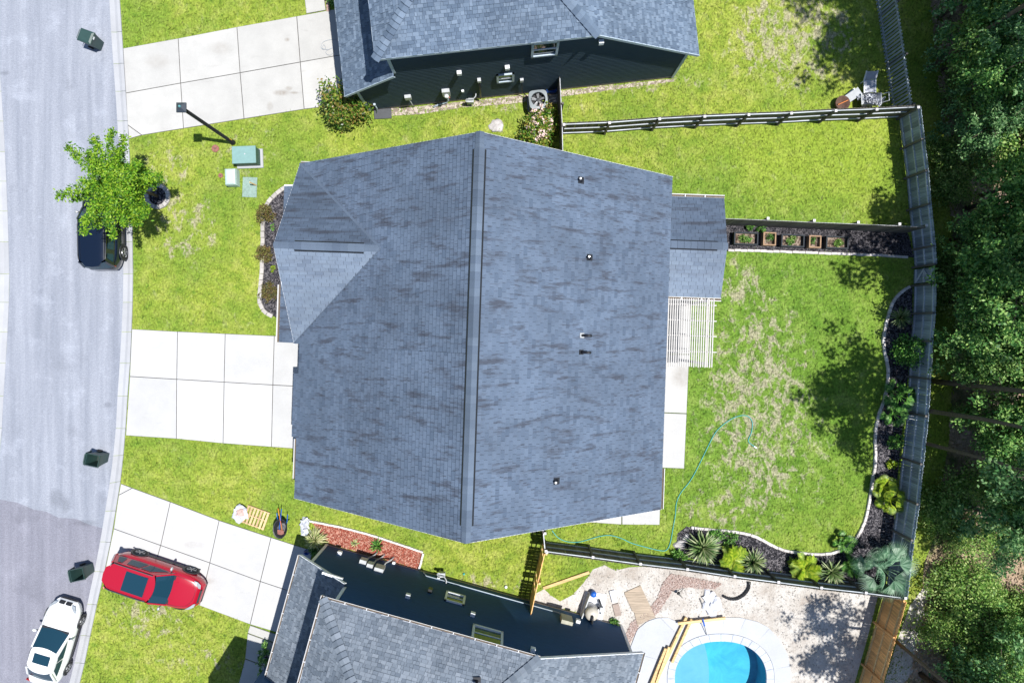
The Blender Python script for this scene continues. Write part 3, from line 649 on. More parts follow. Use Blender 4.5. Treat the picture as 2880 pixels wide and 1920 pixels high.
# west slope south of the front gable, with the garage eave jutting out
inv = mx(house).inverted()
def loc(px, py, z): return inv @ W(px, py, z)
yj0, yj1 = loc(842, 1049, ZE).y, loc(830, 1227, ZE).y
GY0, GY1, GP = loc(845, 460, ZE).y, loc(820, 965, ZE).y, None
GX = -XE; GYM = (GY0 + GY1)/2; gh = (GY0-GY1)/2; GS = 0.755; GZ = ZE + gh*GS
gxr = -(ZR-GZ)/SLP                     # where the front gable's ridge runs into the main slope
W1 = [(-XW, -YG, ZW), (-XW, GY1, ZW), (0, GY1, ZR), (0, -YG, ZR)]
W2 = [(gxr, GY1, GZ), (gxr, GY0, GZ), (0, GY0, ZR), (0, GY1, ZR)]      # upper strip above the gable
W3a = [(-XE, GY1, ZE), (gxr, GY1, GZ), (gxr, GYM, GZ)]
W3b = [(gxr, GY0, GZ), (-XE, GY0, ZE), (gxr, GYM, GZ)]
Wj = [(-XW-0.27, yj1, ZW-0.27*SLP), (-XW-0.27, yj0, ZW-0.27*SLP), (-XW, yj0, ZW), (-XW, yj1, ZW)]
W3b = [(gxr - 1e-3, GY0, GZ), (gxr, GYM, GZ), (-XE, GY0, ZE)]
def tri_up(poly): return poly
Gs = [(GX, GY1, ZE), (gxr, GYM, GZ), (GX, GYM, GZ)]
Gn = [(GX, GY0, ZE), (gxr, GYM, GZ), (GX, GYM, GZ)]
# planes whose eave is not a polygon edge get a hidden helper: courses are laid along an explicit direction
def plane_dir(poly, e_from, e_to):
    return poly, Vector(e_to)-Vector(e_from)
def shingle_any(parent, items, mat, expo, tab, quota, **k):
    shingles(parent, items, mat, expo, tab, quota, **k)
# express every west piece with its first edge along the course direction by starting from a degenerate eave edge
eps = 0.01
W3a = [(-XE, GY1 - eps, ZE), (-XE, GY1 + eps, ZE), (gxr, GYM, GZ), (gxr, GY1, GZ)]
W3b = [(-XE, GY0 - eps, ZE), (-XE, GY0 + eps*0.5, ZE), (gxr, GY0, GZ), (gxr, GYM, GZ)]
Gs = [(GX, GY1, ZE), (GX + eps, GY1, ZE), (gxr, GYM, GZ), (GX, GYM, GZ)]
Gn = [(GX, GY0, ZE), (GX + eps, GY0, ZE), (gxr, GYM, GZ), (GX, GYM, GZ)]
# porch roof at the back
pz0, pz1 = 2.2, 2.93
pn, ps_, pe = loc(2038, 558, pz0), loc(2026, 838, pz0), loc(2047, 690, pz1)
py0, py1, pyr, px1 = pn.y, ps_.y, (pn.y+ps_.y)/2, (pn.x+ps_.x)/2
px0 = XE - 0.25
Pn = [(px0, py0, pz0), (px1, py0, pz0), (px1, pyr, pz1), (px0, pyr, pz1)]
Ps = [(px0, py1, pz0), (px1, py1, pz0), (px1, pyr, pz1), (px0, pyr, pz1)]
# pent roof below the front gable
q0, q1 = loc(803, 524, 2.62), loc(783, 962, 2.62)
QX = (q0.x+q1.x)/2
Pent = [(QX, q1.y, 2.62), (QX, q0.y, 2.62), (GX + 0.35, q0.y, 3.1), (GX + 0.35, q1.y, 3.1)]
shingles(house, [E_pl, W1, W2, W3a, W3b, Wj, Pent], M_sh_main, 0.186, 0.34, 300, thick=0.03)
shingles(house, [Gs, Ps], M_sh_lit, 0.186, 0.34, 0, thick=0.03, seed=5)
shingles(house, [Gn, Pn], M_sh_shaded, 0.186, 0.34, 0, thick=0.03, seed=6)
# ridge vents: a cap strip lifted over a dark slot
def ridge_vent(parent, p0, p1, side, slope, w=0.20):
    p0, p1 = Vector(p0), Vector(p1); d = (p1-p0).normalized(); side = Vector(side)
    m = MB()
    for s in (1, -1):
        a = side*s*(w+0.055) + Vector((0, 0, -(w+0.055)*slope + 0.042)); b = side*s*(w-0.03) + Vector((0, 0, -(w-0.03)*slope + 0.07))
        m.add([p0+a, p1+a, p1+b, p0+b], [(0, 1, 2, 3)])
    v = m.build('ridge_vent', M_vent, parent)
    n1 = (side*slope + Vector((0, 0, 1))); n2 = (-side*slope + Vector((0, 0, 1)))
    caps(parent, p0, p1, n1, n2, M_sh_cap, w/math.cos(math.atan(slope))*0.98, 0.30, lift=0.075, thick=0.018)
n_e, n_w = (SLP, 0, 1), (-SLP, 0, 1)
ridge_vent(house, (0, -YG+0.62, ZR), (0, YG-0.62, ZR), (1, 0, 0), SLP)
for a, b in ((-YG, -YG+0.62), (YG-0.62, YG)): caps(house, (0, a, ZR), (0, b, ZR), n_e, n_w, M_sh_cap, 0.2, 0.2, lift=0.035, thick=0.012)
g0, g1 = loc(826, 690, GZ).x, loc(1022, 700, GZ).x
ridge_vent(house, (g0, GYM, GZ), (g1, GYM, GZ), (0, 1, 0), GS, 0.17)
caps(house, (GX, GYM, GZ), (g0, GYM, GZ), (0, GS, 1), (0, -GS, 1), M_sh_cap, 0.17, 0.2, lift=0.035, thick=0.012)
caps(house, (g1, GYM, GZ), (gxr, GYM, GZ), (0, GS, 1), (0, -GS, 1), M_sh_cap, 0.17, 0.2, lift=0.035, thick=0.012)
psl = (pz1-pz0)/((py0-py1)/2)
ridge_vent(house, (px0, pyr, pz1), (px1-0.45, pyr, pz1), (0, 1, 0), psl, 0.17)
caps(house, (px1-0.45, pyr, pz1), (px1, pyr, pz1), (0, psl, 1), (0, -psl, 1), M_sh_cap, 0.17, 0.2, lift=0.035, thick=0.012)
# valleys
for ye in (GY0, GY1):
    a, b = Vector((-XE, ye, ZE)), Vector((gxr, GYM, GZ)); up = Vector((0, 0, 0.03))
    MB().beam(a + up*1.6, b + up*1.6, 0.10 if ye > 0.5*(GY0+GY1) else 0.03, 0.012).build('valley', M_sh_cap, house)
# walls and what hangs on them
def wall_box(parent, x0, x1, y0, y1, z0, z1, mat, name='wall'):
    return MB().prism([(x0, y0), (x1, y0), (x1, y1), (x0, y1)], z0, z1).build(name, mat, parent)
wall_box(house, -XW+0.3, XE-0.4, -YG+0.35, YG-0.35, 0, ZE-0.12, M_wall_main)
for s in (-1, 1):
    y = s*(YG-0.35); MB().add([(-XW+0.3, y, ZE-0.12), (XE-0.4, y, ZE-0.12), (0, y, ZR-0.35)], [(0, 1, 2)]).build('gable_wall', M_wall_main, house)
MB().add([(GX+0.3, GY1+0.3, ZE-0.1), (GX+0.3, GY0-0.3, ZE-0.1), (GX+0.3, GYM, GZ-0.3)], [(0, 1, 2)]).build('gable_wall', M_wall_main, house)
for (a, b) in (((XE, -YG, ZE), (0, -YG, ZR)), ((XE, YG, ZE), (0, YG, ZR)), ((-XW, -YG, ZW), (0, -YG, ZR)), ((-XE, YG, ZE), (0, YG, ZR)), ((GX, GY0, ZE), (GX, GYM, GZ)), ((GX, GY1, ZE), (GX, GYM, GZ))):
    MB().beam(Vector(a) + Vector((0, 0, -0.13)), Vector(b) + Vector((0, 0, -0.13)), 0.03, 0.18).build('rake_board', M_white, house)
MB().beam((XE-0.03, -YG, ZE-0.11), (XE-0.03, YG, ZE-0.11), 0.03, 0.16).build('fascia', M_white, house)
MB().beam((-XW+0.03, -YG, ZW-0.11), (-XW+0.03, GY1, ZW-0.11), 0.03, 0.16).build('fascia', M_white, house)
MB().beam((-XW+0.27, yj1+0.2, 1.2), (-XW+0.27, yj0-0.2, 1.2), 0.04, 2.3).build('garage_door', M_white, house)
fd = MB().beam((-XW+0.28, GY1+0.3, 1.05), (-XW+0.28, GY1+1.2, 1.05), 0.04, 2.05).build('front_door', M_dgrey, house)
MB().box((-XW+0.24, GY1+1.1, 1.0), (0.05, 0.05, 0.14)).build('handle', M_steel, fd)
for yy in (GYM-1.1, GYM+1.1):
    wdw = MB().box((-XW+0.28, yy, 1.5), (0.06, 1.0, 1.5)).build('window', M_white, house); MB().box((-XW+0.24, yy, 1.5), (0.02, 0.86, 1.36)).build('pane', M_glass, wdw)
gutter(house, (XE+0.01, -YG+0.02, ZE-0.03), (XE+0.01, loc(1862, 1317, ZE).y, ZE-0.03), (1, 0, 0), 0.13, brackets=False)
gutter(house, (px0+0.15, py0+0.01, pz0-0.01), (px1+0.03, py0+0.01, pz0-0.01), (0, 1, 0), 0.14)
gutter(house, (px0+0.15, py1-0.01, pz0-0.01), (px1+0.03, py1-0.01, pz0-0.01), (0, -1, 0), 0.14)
gutter(house, (-XW-0.01, loc(835, 1343, ZE).y, ZW-0.03), (-XW-0.01, loc(838, 1232, ZE).y, ZW-0.03), (-1, 0, 0), 0.12, brackets=False)
gutter(house, (QX-0.01, q1.y, 2.60), (QX-0.01, loc(782, 800, 2.6).y, 2.60), (-1, 0, 0), 0.16, brackets=False)
gutter(house, (-XE+0.02, GY0+0.01, ZE-0.03), (-XE+0.75, GY0+0.01, ZE-0.03), (0, 1, 0), 0.10, brackets=False)
MB().beam((QX, q0.y+0.03, 2.6), (GX+0.3, q0.y+0.03, 2.72), 0.07, 0.12).build('fascia', M_white, house)
MB().beam((px1-0.02, py0, pz0-0.10), (px1-0.02, pyr, pz1-0.10), 0.03, 0.14).build('rake_board', M_white, house)
MB().beam((px1-0.02, py1, pz0-0.10), (px1-0.02, pyr, pz1-0.10), 0.03, 0.14).build('rake_board', M_white, house)
for yy in (py0-0.2, pyr, py1+0.2): MB().box((px1-0.25, yy, 1.08), (0.12, 0.12, 2.16)).build('porch_post', M_white, house)
MB().beam((px0, py0-0.2, 0.5), (px1-0.25, py0-0.2, 0.5), 0.05, 1.0).build('porch_wall', M_white, house); MB().beam((px0, py1+0.2, 0.5), (px1-0.25, py1+0.2, 0.5), 0.05, 1.0).build('porch_wall', M_white, house)
# roof penetrations
RT = Matrix.Rotation(math.atan(SLP), 4, 'Y')
def on_roof(px, py):
    z = 5.5
    for _ in range(12): p = loc(px, py, z); z = zmain(p.x)
    return loc(px, py, z)
for px, py in ((1631, 507), (1655, 724), (1562, 1352)): vent_pipe(house, on_roof(px, py), RT)
for px, py in ((1636, 943), (1634, 990)):
    p = on_roof(px, py); b = link('vent_base', MB().box((0, 0, 0.02), (0.22, 0.2, 0.03)).mesh('vent_base'), M_vent if px == 1634 else M_grey, house, TR(p) @ RT)
    q = MB().tube([(0, 0, 0), (0, 0, 0.22), (0.02, 0, 0.34), (0.10, 0, 0.40), (0.18, 0, 0.36), (0.20, 0, 0.28)], 0.06, 10); q.build('gooseneck', M_vent, b, True); 
# ------------------------------------------------------------------ pergola
p0 = W(1944, 935, 2.45)
perg = thing('pergola', 'white slatted pergola over the patio behind the main house', 'pergola', W(1938, 935), TH)
pinv = mx(perg).inverted()
M_perg = flat('pergola_white', (0.44, 0.425, 0.41), 0.6, 0.08)
def pl(px, py, z): return pinv @ W(px, py, z)
ZP = 2.5
A, B, C_, D = pl(1877, 838, ZP), pl(2009, 840, ZP), pl(2004, 1033, ZP), pl(1871, 1030, ZP)
ns = 21
sm = MB().beam((0, 0, 0), (0, (A-D).length, 0), 0.05, 0.05).mesh('slat'); sm.materials.append(M_perg)
for i in range(ns):
    t = (i+0.5)/ns; q = D.lerp(C_, t); link('slat', sm, None, perg, TR(q + Vector((0, random.uniform(-0.02, 0.02), 0.03))))
for py in (857, 901, 944, 988):
    l, r = pl(1873, py-2, ZP-0.1), pl(2014, py+2, ZP-0.1); MB().beam((l.x, (l.y+r.y)/2, ZP-0.07), (r.x, (l.y+r.y)/2, ZP-0.07), 0.05, 0.14).build('rafter', M_perg, perg)
for py in (846, 1024):
    q = pl(1992, py, ZP); MB().box((q.x, q.y, ZP/2-0.1), (0.12, 0.12, ZP-0.2)).build('post', M_white, perg)
q0_, q1_ = pl(1992, 838, ZP-0.18), pl(1989, 1032, ZP-0.18); MB().beam((q0_.x, q0_.y, ZP-0.19), (q0_.x, q1_.y, ZP-0.19), 0.06, 0.12).build('beam', M_perg, perg)
# ------------------------------------------------------------------ the two neighbouring houses (one plan, mirrored)
def neighbour(name, label, O, B2, sgn, M_sh, M_sid, trim, seed, has_gutter):
    O = Vector(O); U = (Vector(B2)-O).normalized(); V = Vector((-U.y, U.x, 0))*sgn
    T = thing(name, label, 'house', O)
    def L(u, v, z=0): return U*u + V*v + Vector((0, 0, z))
    e = 0.15; ze = 6.3; us, ue = 1.55, 10.68; ap = (us+ue)/2; hs = (ue-us)/2; vm = hs - e; sl = 0.667; za = ze + hs*sl; v2 = 2*hs - e; uE = 15.7; zE = ze-(uE-ue)*sl
    S = [L(us, -e, ze), L(ue, -e, ze), L(ap, vm, za)]
    Wp = [L(us, v2, ze), L(us, -e, ze), L(ap, vm, za)]
    Np = [L(ue, v2, ze), L(us, v2, ze), L(ap, vm, za)]
    Ep = [L(uE, -e, zE), L(uE, v2, zE), L(ue, v2, ze), L(ap, vm, za), L(ue, -e, ze)]
    Fp = [L(-0.55, v2, 2.8), L(-0.55, -0.2, 2.8), L(2.0, -0.2, 2.8+2.55*sl), L(2.0, v2, 2.8+2.55*sl)]
    shingles(T, [S, Wp, Ep, Fp], M_sh, 0.143, 0.17, 300, arch=True, thick=0.018, seed=seed, cut=lambda c: (c.dot(V) < 6.5))
    MB().add(Np, [(0, 1, 2)]).build('roof_slope', M_sh, T)
    nS, nW, nE = -V*sl + Vector((0, 0, 1)), -U*sl + Vector((0, 0, 1)), U*sl + Vector((0, 0, 1))
    caps(T, S[0], S[2], nS, nW, M_sh, 0.22, 0.24, 'hip_cap', 0.04, 0.06); caps(T, S[1], S[2], nS, nE, M_sh, 0.22, 0.24, 'hip_cap', 0.04, 0.06)
    # side wall in lapped siding
    prof = [(0, 0.25), (0, 2.95), (2.0, 4.3), (2.0, ze-0.06), (ue, ze-0.06), (15.2, 3.1), (15.2, 0.25)]
    def urange(z):
        if z < 2.95: u0 = 0.0
        elif z < 4.3: u0 = (z-2.95)/1.35*2.0
        else: u0 = 2.0
        u1 = 15.2 if z < 3.1 else 15.2-(z-3.1)/(ze-0.06-3.1)*(15.2-ue)
        return u0, u1
    m = MB(); z = 0.25
    while z < ze-0.08:
        h = min(0.165, ze-0.06-z); a0, a1 = urange(z); b0, b1 = urange(z+h)
        m.add([L(a0, -0.032, z), L(a1, -0.032, z), L(b1, 0, z+h), L(b0, 0, z+h), L(a0, 0, z), L(a1, 0, z)], [(0, 1, 2, 3), (4, 5, 1, 0)]); z += h
    m.build('siding', M_sid, T, kind='stuff')
    def wall(pts, nm='wall', mat=M_sid): MB().add([L(*p) for p in pts], [tuple(range(len(pts)))]).build(nm, mat, T)
    wall([(2.0, 0.004, 3.6), (2.0, v2-0.2, 3.6), (2.0, v2-0.2, ze-0.05), (2.0, 0.004, ze-0.05)]); wall([(0, 0.004, 0), (0, v2-0.2, 0), (0, v2-0.2, 2.9), (0, 0.004, 2.9)])
    wall([(15.2, 0.004, 0), (15.2, v2-0.2, 0), (15.2, v2-0.2, 3.05), (15.2, 0.004, 3.05)]); wall([(0, v2-0.2, 0), (15.2, v2-0.2, 0), (15.2, v2-0.2, 3.05), (ue, v2-0.2, ze-0.06), (2, v2-0.2, ze-0.06), (0, v2-0.2, 2.9)])
    m = MB(); m.beam(L(0, 0.03, 0.12), L(15.2, 0.03, 0.12), 0.08, 0.26).build('foundation', M_found, T)
    for u, z0, z1 in ((0.03, 0.1, 2.95), (15.17, 0.1, 3.1), (2.03, 4.4, ze-0.1)):
        MB().beam(L(u, -0.03, z0), L(u, -0.03, z1), 0.13, 0.05, up=tuple(V)).build('corner_board', trim, T)
    for a, b in ((L(us, -e, ze-0.07), L(ue, -e, ze-0.07)), (L(ue, -e, ze-0.07), L(uE, -e, zE-0.07)), (L(-0.55, -0.2, 2.72), L(2.0, -0.2, 2.72+2.55*sl)), (L(us, -e, ze-0.07), L(us, v2, ze-0.07)), (L(-0.55, -0.2, 2.73), L(-0.55, v2, 2.73)), (L(uE, -e, zE-0.07), L(uE, v2, zE-0.07))):
        MB().beam(a, b, 0.03, 0.15).build('fascia', trim, T)
    MB().add([L(us, -e+0.02, ze-0.13), L(ue, -e+0.02, ze-0.13), L(ue, 0.02, ze-0.13), L(us, 0.02, ze-0.13)], [(0, 1, 2, 3)]).build('soffit', trim, T)
    # two-storey front wing, out of the picture, whose gable shades the front walk
    wv0, wv1, wu = 5.6, 9.6, -0.9
    MB().add([L(wu, wv0, 0), L(wu, wv1, 0), L(wu, wv1, 6.2), L(wu, (wv0+wv1)/2, 8.2), L(wu, wv0, 6.2), L(3, wv0, 0), L(3, wv1, 0), L(3, wv1, 6.2), L(3, (wv0+wv1)/2, 8.2), L(3, wv0, 6.2)],
             [(0, 1, 2, 3, 4), (5, 6, 7, 8, 9), (0, 5, 9, 4), (1, 6, 7, 2)]).build('front_wing', M_sid, T)
    MB().add([L(wu-0.3, wv0-0.25, 6.1), L(3, wv0-0.25, 6.1), L(3, (wv0+wv1)/2, 8.3), L(wu-0.3, (wv0+wv1)/2, 8.3), L(wu-0.3, wv1+0.25, 6.1), L(3, wv1+0.25, 6.1)], [(0, 1, 2, 3), (3, 2, 5, 4)]).build('front_wing_roof', M_sh, T)
    if has_gutter:
        gutter(T, L(us, -e, ze), L(ue, -e, ze), -V, 0.11); gutter(T, L(us, -e-0.11, ze), L(us, v2, ze), -U, 0.11); gutter(T, L(-0.55, -0.2, 2.8), L(-0.55, v2, 2.8), -U, 0.11)
        gutter(T, L(uE, -e, zE), L(uE, v2, zE), U, 0.12)
    def at_wall(px, py):      # point on the side wall seen at a pixel
        best = None
        for i in range(700):
            z = i*0.01; p = W(px, py, z) - O
            if abs(p.dot(V)) < 0.012: return p.dot(U), z
            if best is None or abs(p.dot(V)) < best[0]: best = (abs(p.dot(V)), p.dot(U), z)
        return best[1], best[2]
    def frame_box(name_, px, py, w, h, d, mat, parent=T, dz=0):
        u, z = at_wall(px, py); M = Matrix((U, -V, Vector((0, 0, 1)))).transposed()
        return MB().box(L(u, -d/2 - 0.02, z + dz), (w, d, h), M).build(name_, mat, parent), u, z
    def window(px, py, w, h, glass):
        u, z = at_wall(px, py); M = Matrix((U, -V, Vector((0, 0, 1)))).transposed()
        f = MB()
        for a, b, c, dd in ((-w/2, 0, 0.10, h+0.1), (w/2, 0, 0.10, h+0.1), (0, h/2, w+0.1, 0.10), (0, -h/2, w+0.1, 0.12)): f.box(L(u+a, -0.06, z+b), (c, 0.08, dd), M)
        fo = f.build('window', trim if not has_gutter else M_white, T)
        for k in (-1, 1): MB().box(L(u, -0.03 - 0.012*k, z + k*h/4), (w-0.06, 0.015, h/2-0.02), M).build('pane', glass, fo)
        MB().box(L(u, -0.06, z), (w, 0.04, 0.05), M).build('sash_rail', M_white, fo)
    def pipe(pts, r, mat, nm='conduit'):
        MB().tube([L(*p) for p in pts], r, 7).build(nm, mat, T, True)
    return T, L, U, V, at_wall, frame_box, window, pipe
TN, LN, UN, VN, awn, fbn, winn, pipn = neighbour('north_house', 'house with slate blue roof and dark siding above the upper driveway', W(1038, 311), W(1895, 218), 1, M_sh_n, M_sid_n, M_trim_n, 21, False)
winn(1421, 216, 0.72, 0.85, M_glass_g); winn(1532, 134, 1.05, 1.3, M_glass)
for px, py in ((1291, 199), (1426, 184), (1690, 112)): fbn('wall_vent', px, py, 0.2, 0.22, 0.16, M_white)
b, u, z = fbn('utility_box', 1147, 268, 0.30, 0.34, 0.16, M_grey); pipn([(u, -0.1, z), (u+0.05, -0.1, 0.5), (u+0.1, -0.08, 0.05)], 0.025, M_grey)
b, u, z = fbn('meter_box', 1254, 254, 0.36, 0.62, 0.18, M_grey); MB().lathe([(0.1, 0), (0.1, 0.1), (0.06, 0.13)], 14, LN(u, -0.2, z-0.1), Matrix.Rotation(math.pi/2, 3, 'X')).build('meter_dial', M_white, b)
pipn([(u, -0.1, z-0.3), (u, -0.1, 0.5), (u-0.1, -0.1, 0.25), (u-0.5, -0.12, 0.12), (u-0.8, -0.2, 0.05)], 0.045, M_trim_n)
fbn('outlet_box', 1301, 252, 0.12, 0.14, 0.10, M_white); fbn('spigot_box', 1263, 271, 0.08, 0.10, 0.08, M_rust)
b, u, z = fbn('vent_hood', 1347, 220, 0.16, 0.22, 0.16, M_grey); pipn([(u, -0.09, z), (u-0.02, -0.09, 1.0), (u-0.05, -0.12, 0.35)], 0.05, M_black, 'downpipe')
b, u, z = fbn('disconnect_box', 1467, 221, 0.16, 0.26, 0.12, M_grey); pipn([(u, -0.09, z), (u+0.05, -0.09, 0.5), (u+0.3, -0.3, 0.3)], 0.022, M_black)
b, u, z = fbn('tap_box', 1053, 290, 0.10, 0.12, 0.10, M_trim_n); pipn([(u, -0.07, z), (u+0.02, -0.08, 0.4), (u-0.1, -0.2, 0.06)], 0.025, M_trim_n)
# gas meter group
def gas_meter(L, pipe, u, name_parent):
    g = MB().box(L(u, -0.28, 0.55), (0.26, 0.2, 0.30)).build('gas_meter', M_grey, name_parent)
    MB().lathe([(0.06, 0), (0.09, 0.04), (0.09, 0.1), (0.04, 0.13)], 12, L(u-0.18, -0.28, 0.62)).build('regulator', M_grey, g)
    MB().tube([L(u-0.18, -0.28, 0.02), L(u-0.18, -0.28, 0.8), L(u+0.12, -0.28, 0.82), L(u+0.25, -0.2, 0.95), L(u+0.3, 0, 0.95)], 0.028, 7).build('pipe', M_grey, g, True)
u, z = awn(1325, 278); gas_meter(LN, pipn, u, TN)
TS, LS, US, VS, aws, fbs, wins, pips = neighbour('south_house', 'house with grey roof, white gutters and navy siding beside the pool', W(920, 1529), W(1745, 1757), -1, M_sh_s, M_sid_s, M_white, 22, True)
wins(1279, 1685, 0.85, 0.95, M_glass_g); wins(1370, 1791, 1.25, 1.3, M_glass_g)
for px, py in ((954, 1560), (1146, 1681), (1328, 1733), (1497, 1833), (1624, 1752)): fbs('wall_vent', px, py, 0.2, 0.22, 0.16, M_white)
fbs('round_vent', 1208, 1666, 0.18, 0.3, 0.18, M_black)
for px, py, w, h in ((1021, 1584, 0.34, 0.40), (1040, 1595, 0.30, 0.40), (1066, 1605, 0.44, 0.55)):
    b, u, z = fbs('utility_box', px, py, w, h, 0.20, M_grey)
    pips([(u+0.1, -0.1, z-0.2), (u+0.12, -0.1, 0.6), (u+0.3, -0.16, 0.25), (u+0.4, -0.3, 0.04)], 0.04, M_grey)
b, u, z = fbs('panel_box', 1591, 1749, 0.55, 0.75, 0.20, flat('beige_box', (0.34, 0.33, 0.26), 0.6)); pips([(u-0.1, -0.1, z-0.3), (u-0.3, -0.08, 0.8), (u-3.2, -0.06, 0.75), (u-7.0, -0.06, 0.72), (u-7.2, -0.06, 0.4)], 0.025, M_trim_n)
fbs('tap_box', 1107, 1586, 0.14, 0.2, 0.12, M_white); u, z = aws(1243, 1621); gas_meter(LS, pips, u, TS)
fbs('downspout_block', 1232, 1630, 0.14, 0.12, 0.1, M_white)
MB().beam(LS(0.85, -0.22, 4.0), LS(1.8, -0.2, 4.05), 0.10, 0.12).build('gutter_end', M_white, TS)
vp = LS(8.4, 1.0, 6.3 + 1.15*0.667)
b = link('vent_flashing', MB().box((0, 0, 0.02), (0.3, 0.3, 0.02)).mesh('flashing'), M_vent, TS, TR(vp)); MB().tube([(0, 0, 0), (0, 0, 0.45)], 0.06, 10).build('pipe', M_vent, b)
for (u, v, mat) in ((6.6, 1.65, M_white), (10.1, 1.75, M_vent)):
    zz = 6.3 + (v+0.15)*0.667 if u < 9 else 6.3 + min((v+0.15), 1.9)*0.5
    b = link('vent_flashing', MB().box((0, 0, 0.02), (0.34, 0.34, 0.02)).mesh('flashing'), mat, TN, TR(LN(u, v, zz)) @ Matrix.Rotation(0.588, 4, 'X')); MB().lathe([(0.13, 0.0), (0.08, 0.12), (0.05, 0.14), (0.05, 0.36), (0.0, 0.37)], 12).build('pipe', M_steel if mat is M_white else M_vent, b)
# ------------------------------------------------------------------ fences
def fence(name, label, pts, side, Mb, Mr, Mp, h=1.83, bw=0.135, gap=0.006, rails=(0.22, 0.92, 1.62), bay=2.15, group=None, post_caps=False, seed=1, raildrop=0, skip=None, jit=0.012, brk=0.0):
    """pts: world points along the foot; boards on the line, rails and posts on the given side (+1 = left of the run)"""
    rg = random.Random(seed); T = thing(name, label, 'fence', pts[0], 0, group); O = Vector(pts[0])
    bm_ = MB().add([(-bw/2, -0.01, 0.04), (bw/2, -0.01, 0.04), (bw/2, -0.01, h-0.04), (bw/2-0.035, -0.01, h), (-bw/2+0.035, -0.01, h), (-bw/2, -0.01, h-0.04),
                    (-bw/2, 0.01, 0.04), (bw/2, 0.01, 0.04), (bw/2, 0.01, h-0.04), (bw/2-0.035, 0.01, h), (-bw/2+0.035, 0.01, h), (-bw/2, 0.01, h-0.04)],
                   [(0, 1, 2, 3, 4, 5), (11, 10, 9, 8, 7, 6)] + [((i+1) % 6, i, i+6, (i+1) % 6+6) for i in range(6)]).mesh('board'); bm_.materials.append(Mb)
    pm = MB().box((0, 0, (h-0.02)/2), (0.095, 0.095, h-0.02)).mesh('post'); pm.materials.append(Mp)
    cm = MB().box((0, 0, h + 0.002), (0.12, 0.12, 0.03)).mesh('post_cap'); cm.materials.append(M_cap)
    total = 0; nextpost = 0.0
    for i in range(len(pts)-1):
        a, b = Vector(pts[i]), Vector(pts[i+1]); d = b-a; L = d.length; d.normalize(); nrm = Vector((-d.y, d.x, 0))*side; ang = math.atan2(d.y, d.x)
        n = max(1, round(L/(bw+gap)))
        for k in range(n):
            if brk and rg.random() < brk: continue
            p = a + d*((k+0.5)*L/n) - O
            M = TR(p + Vector((0, 0, rg.uniform(-jit, jit)))) @ rz(ang + rg.uniform(-0.02, 0.02)) @ Matrix.Rotation(rg.uniform(-0.006, 0.006), 4, 'Y')
            link('board', bm_, None, T, M)
        nb = max(1, round(L/bay))
        for k in range(nb):
            p, q = a.lerp(b, k/nb) - O, a.lerp(b, (k+1)/nb) - O
            for rzv in rails: MB().beam(p + nrm*0.03 + d*0.01 + Vector((0, 0, rzv)), q + nrm*0.03 - d*0.01 + Vector((0, 0, rzv + rg.uniform(-0.015, 0.015))), 0.038, 0.085).build('rail', Mr, T)
            po = link('post', pm, None, T, TR(p + nrm*0.10) @ rz(ang))
            if post_caps: link('post_cap', cm, None, po)
    po = link('post', pm, None, T, TR(Vector(pts[-1]) - O + nrm*0.10) @ rz(ang))
    if post_caps: link('post_cap', cm, None, po)
    return T
HF = 1.83
def tops(l, h=HF): return [Vector((p.x, p.y, 0)) for p in WL(l, h)]
fence('wooden_fence', 'weathered fence with three rails running from the air conditioner side to the upper back corner', tops([(1586, 345), (1714, 340), (1855, 329), (1982, 322), (2106, 317), (2226, 313), (2351, 306), (2466, 302), (2583, 296)]), -1, M_fence_d, M_rail, M_post, post_caps=True, bay=3, seed=2)
fence('wooden_fence', 'short weathered fence between the upper house and the main house', tops([(1573, 207), (1577, 290), (1580, 348), (1582, 440)]), 1, M_fence_d, M_rail, M_post, seed=3, bay=1.5)
fence('wooden_fence', 'gappy bluish picket fence at the top right, behind the upper yard', tops([(2500, -130), (2524, 0), (2546, 150), (2567, 292)], 1.7), 1, M_fence_b, M_rail, M_post, h=1.7, bw=0.09, gap=0.085, rails=(0.18, 1.5), bay=2.2, seed=4)
bk1 = tops([(2590, 298), (2601, 390), (2612, 478), (2620, 572), (2632, 690), (2636, 742)])
fence('wooden_fence', 'bluish grey back fence, upper run between the corner and the gate', bk1, -1, M_fence_b, M_rail, M_post, seed=5, bay=2.2, post_caps=False)
bk2 = tops([(2634, 797), (2632, 880), (2625, 960), (2612, 1171), (2598, 1306), (2587, 1419), (2572, 1520), (2552, 1684)])
fence('wooden_fence', 'bluish grey back fence, long lower run behind the curved bed', bk2, -1, M_fence_b, M_rail, M_post, seed=6, bay=2.2, jit=0.03)
# gate
ga, gb = tops([(2629, 750), (2628, 791)], 1.7)
G = thing('fence_gate', 'small grey wooden gate with V braces in the back fence', 'gate', ga)
gd = (gb-ga); gL = gd.length; gd.normalize(); gn_ = Vector((gd.y, -gd.x, 0)); gn_ = gn_ if gn_.x < 0 else -gn_
for i in range(8): MB().beam(gd*((i+0.5)*gL/8) + Vector((0, 0, 0.05)), gd*((i+0.5)*gL/8) + Vector((0, 0, 1.7)), gL/8-0.006, 0.02, up=tuple(gn_)).build('board', M_fence_b, G)
for zz in (0.25, 0.9, 1.5): MB().beam(gn_*0.03 + Vector((0, 0, zz)), gn_*0.03 + gd*gL + Vector((0, 0, zz)), 0.04, 0.09).build('rail', M_rail, G)
mid_ = gd*gL*0.15 + gn_*0.06
MB().beam(gn_*0.06 + gd*gL*0.95 + Vector((0, 0, 0.28)), gn_*0.06 + gd*gL*0.1 + Vector((0, 0, 0.9)), 0.03, 0.08).build('brace', M_rail, G)
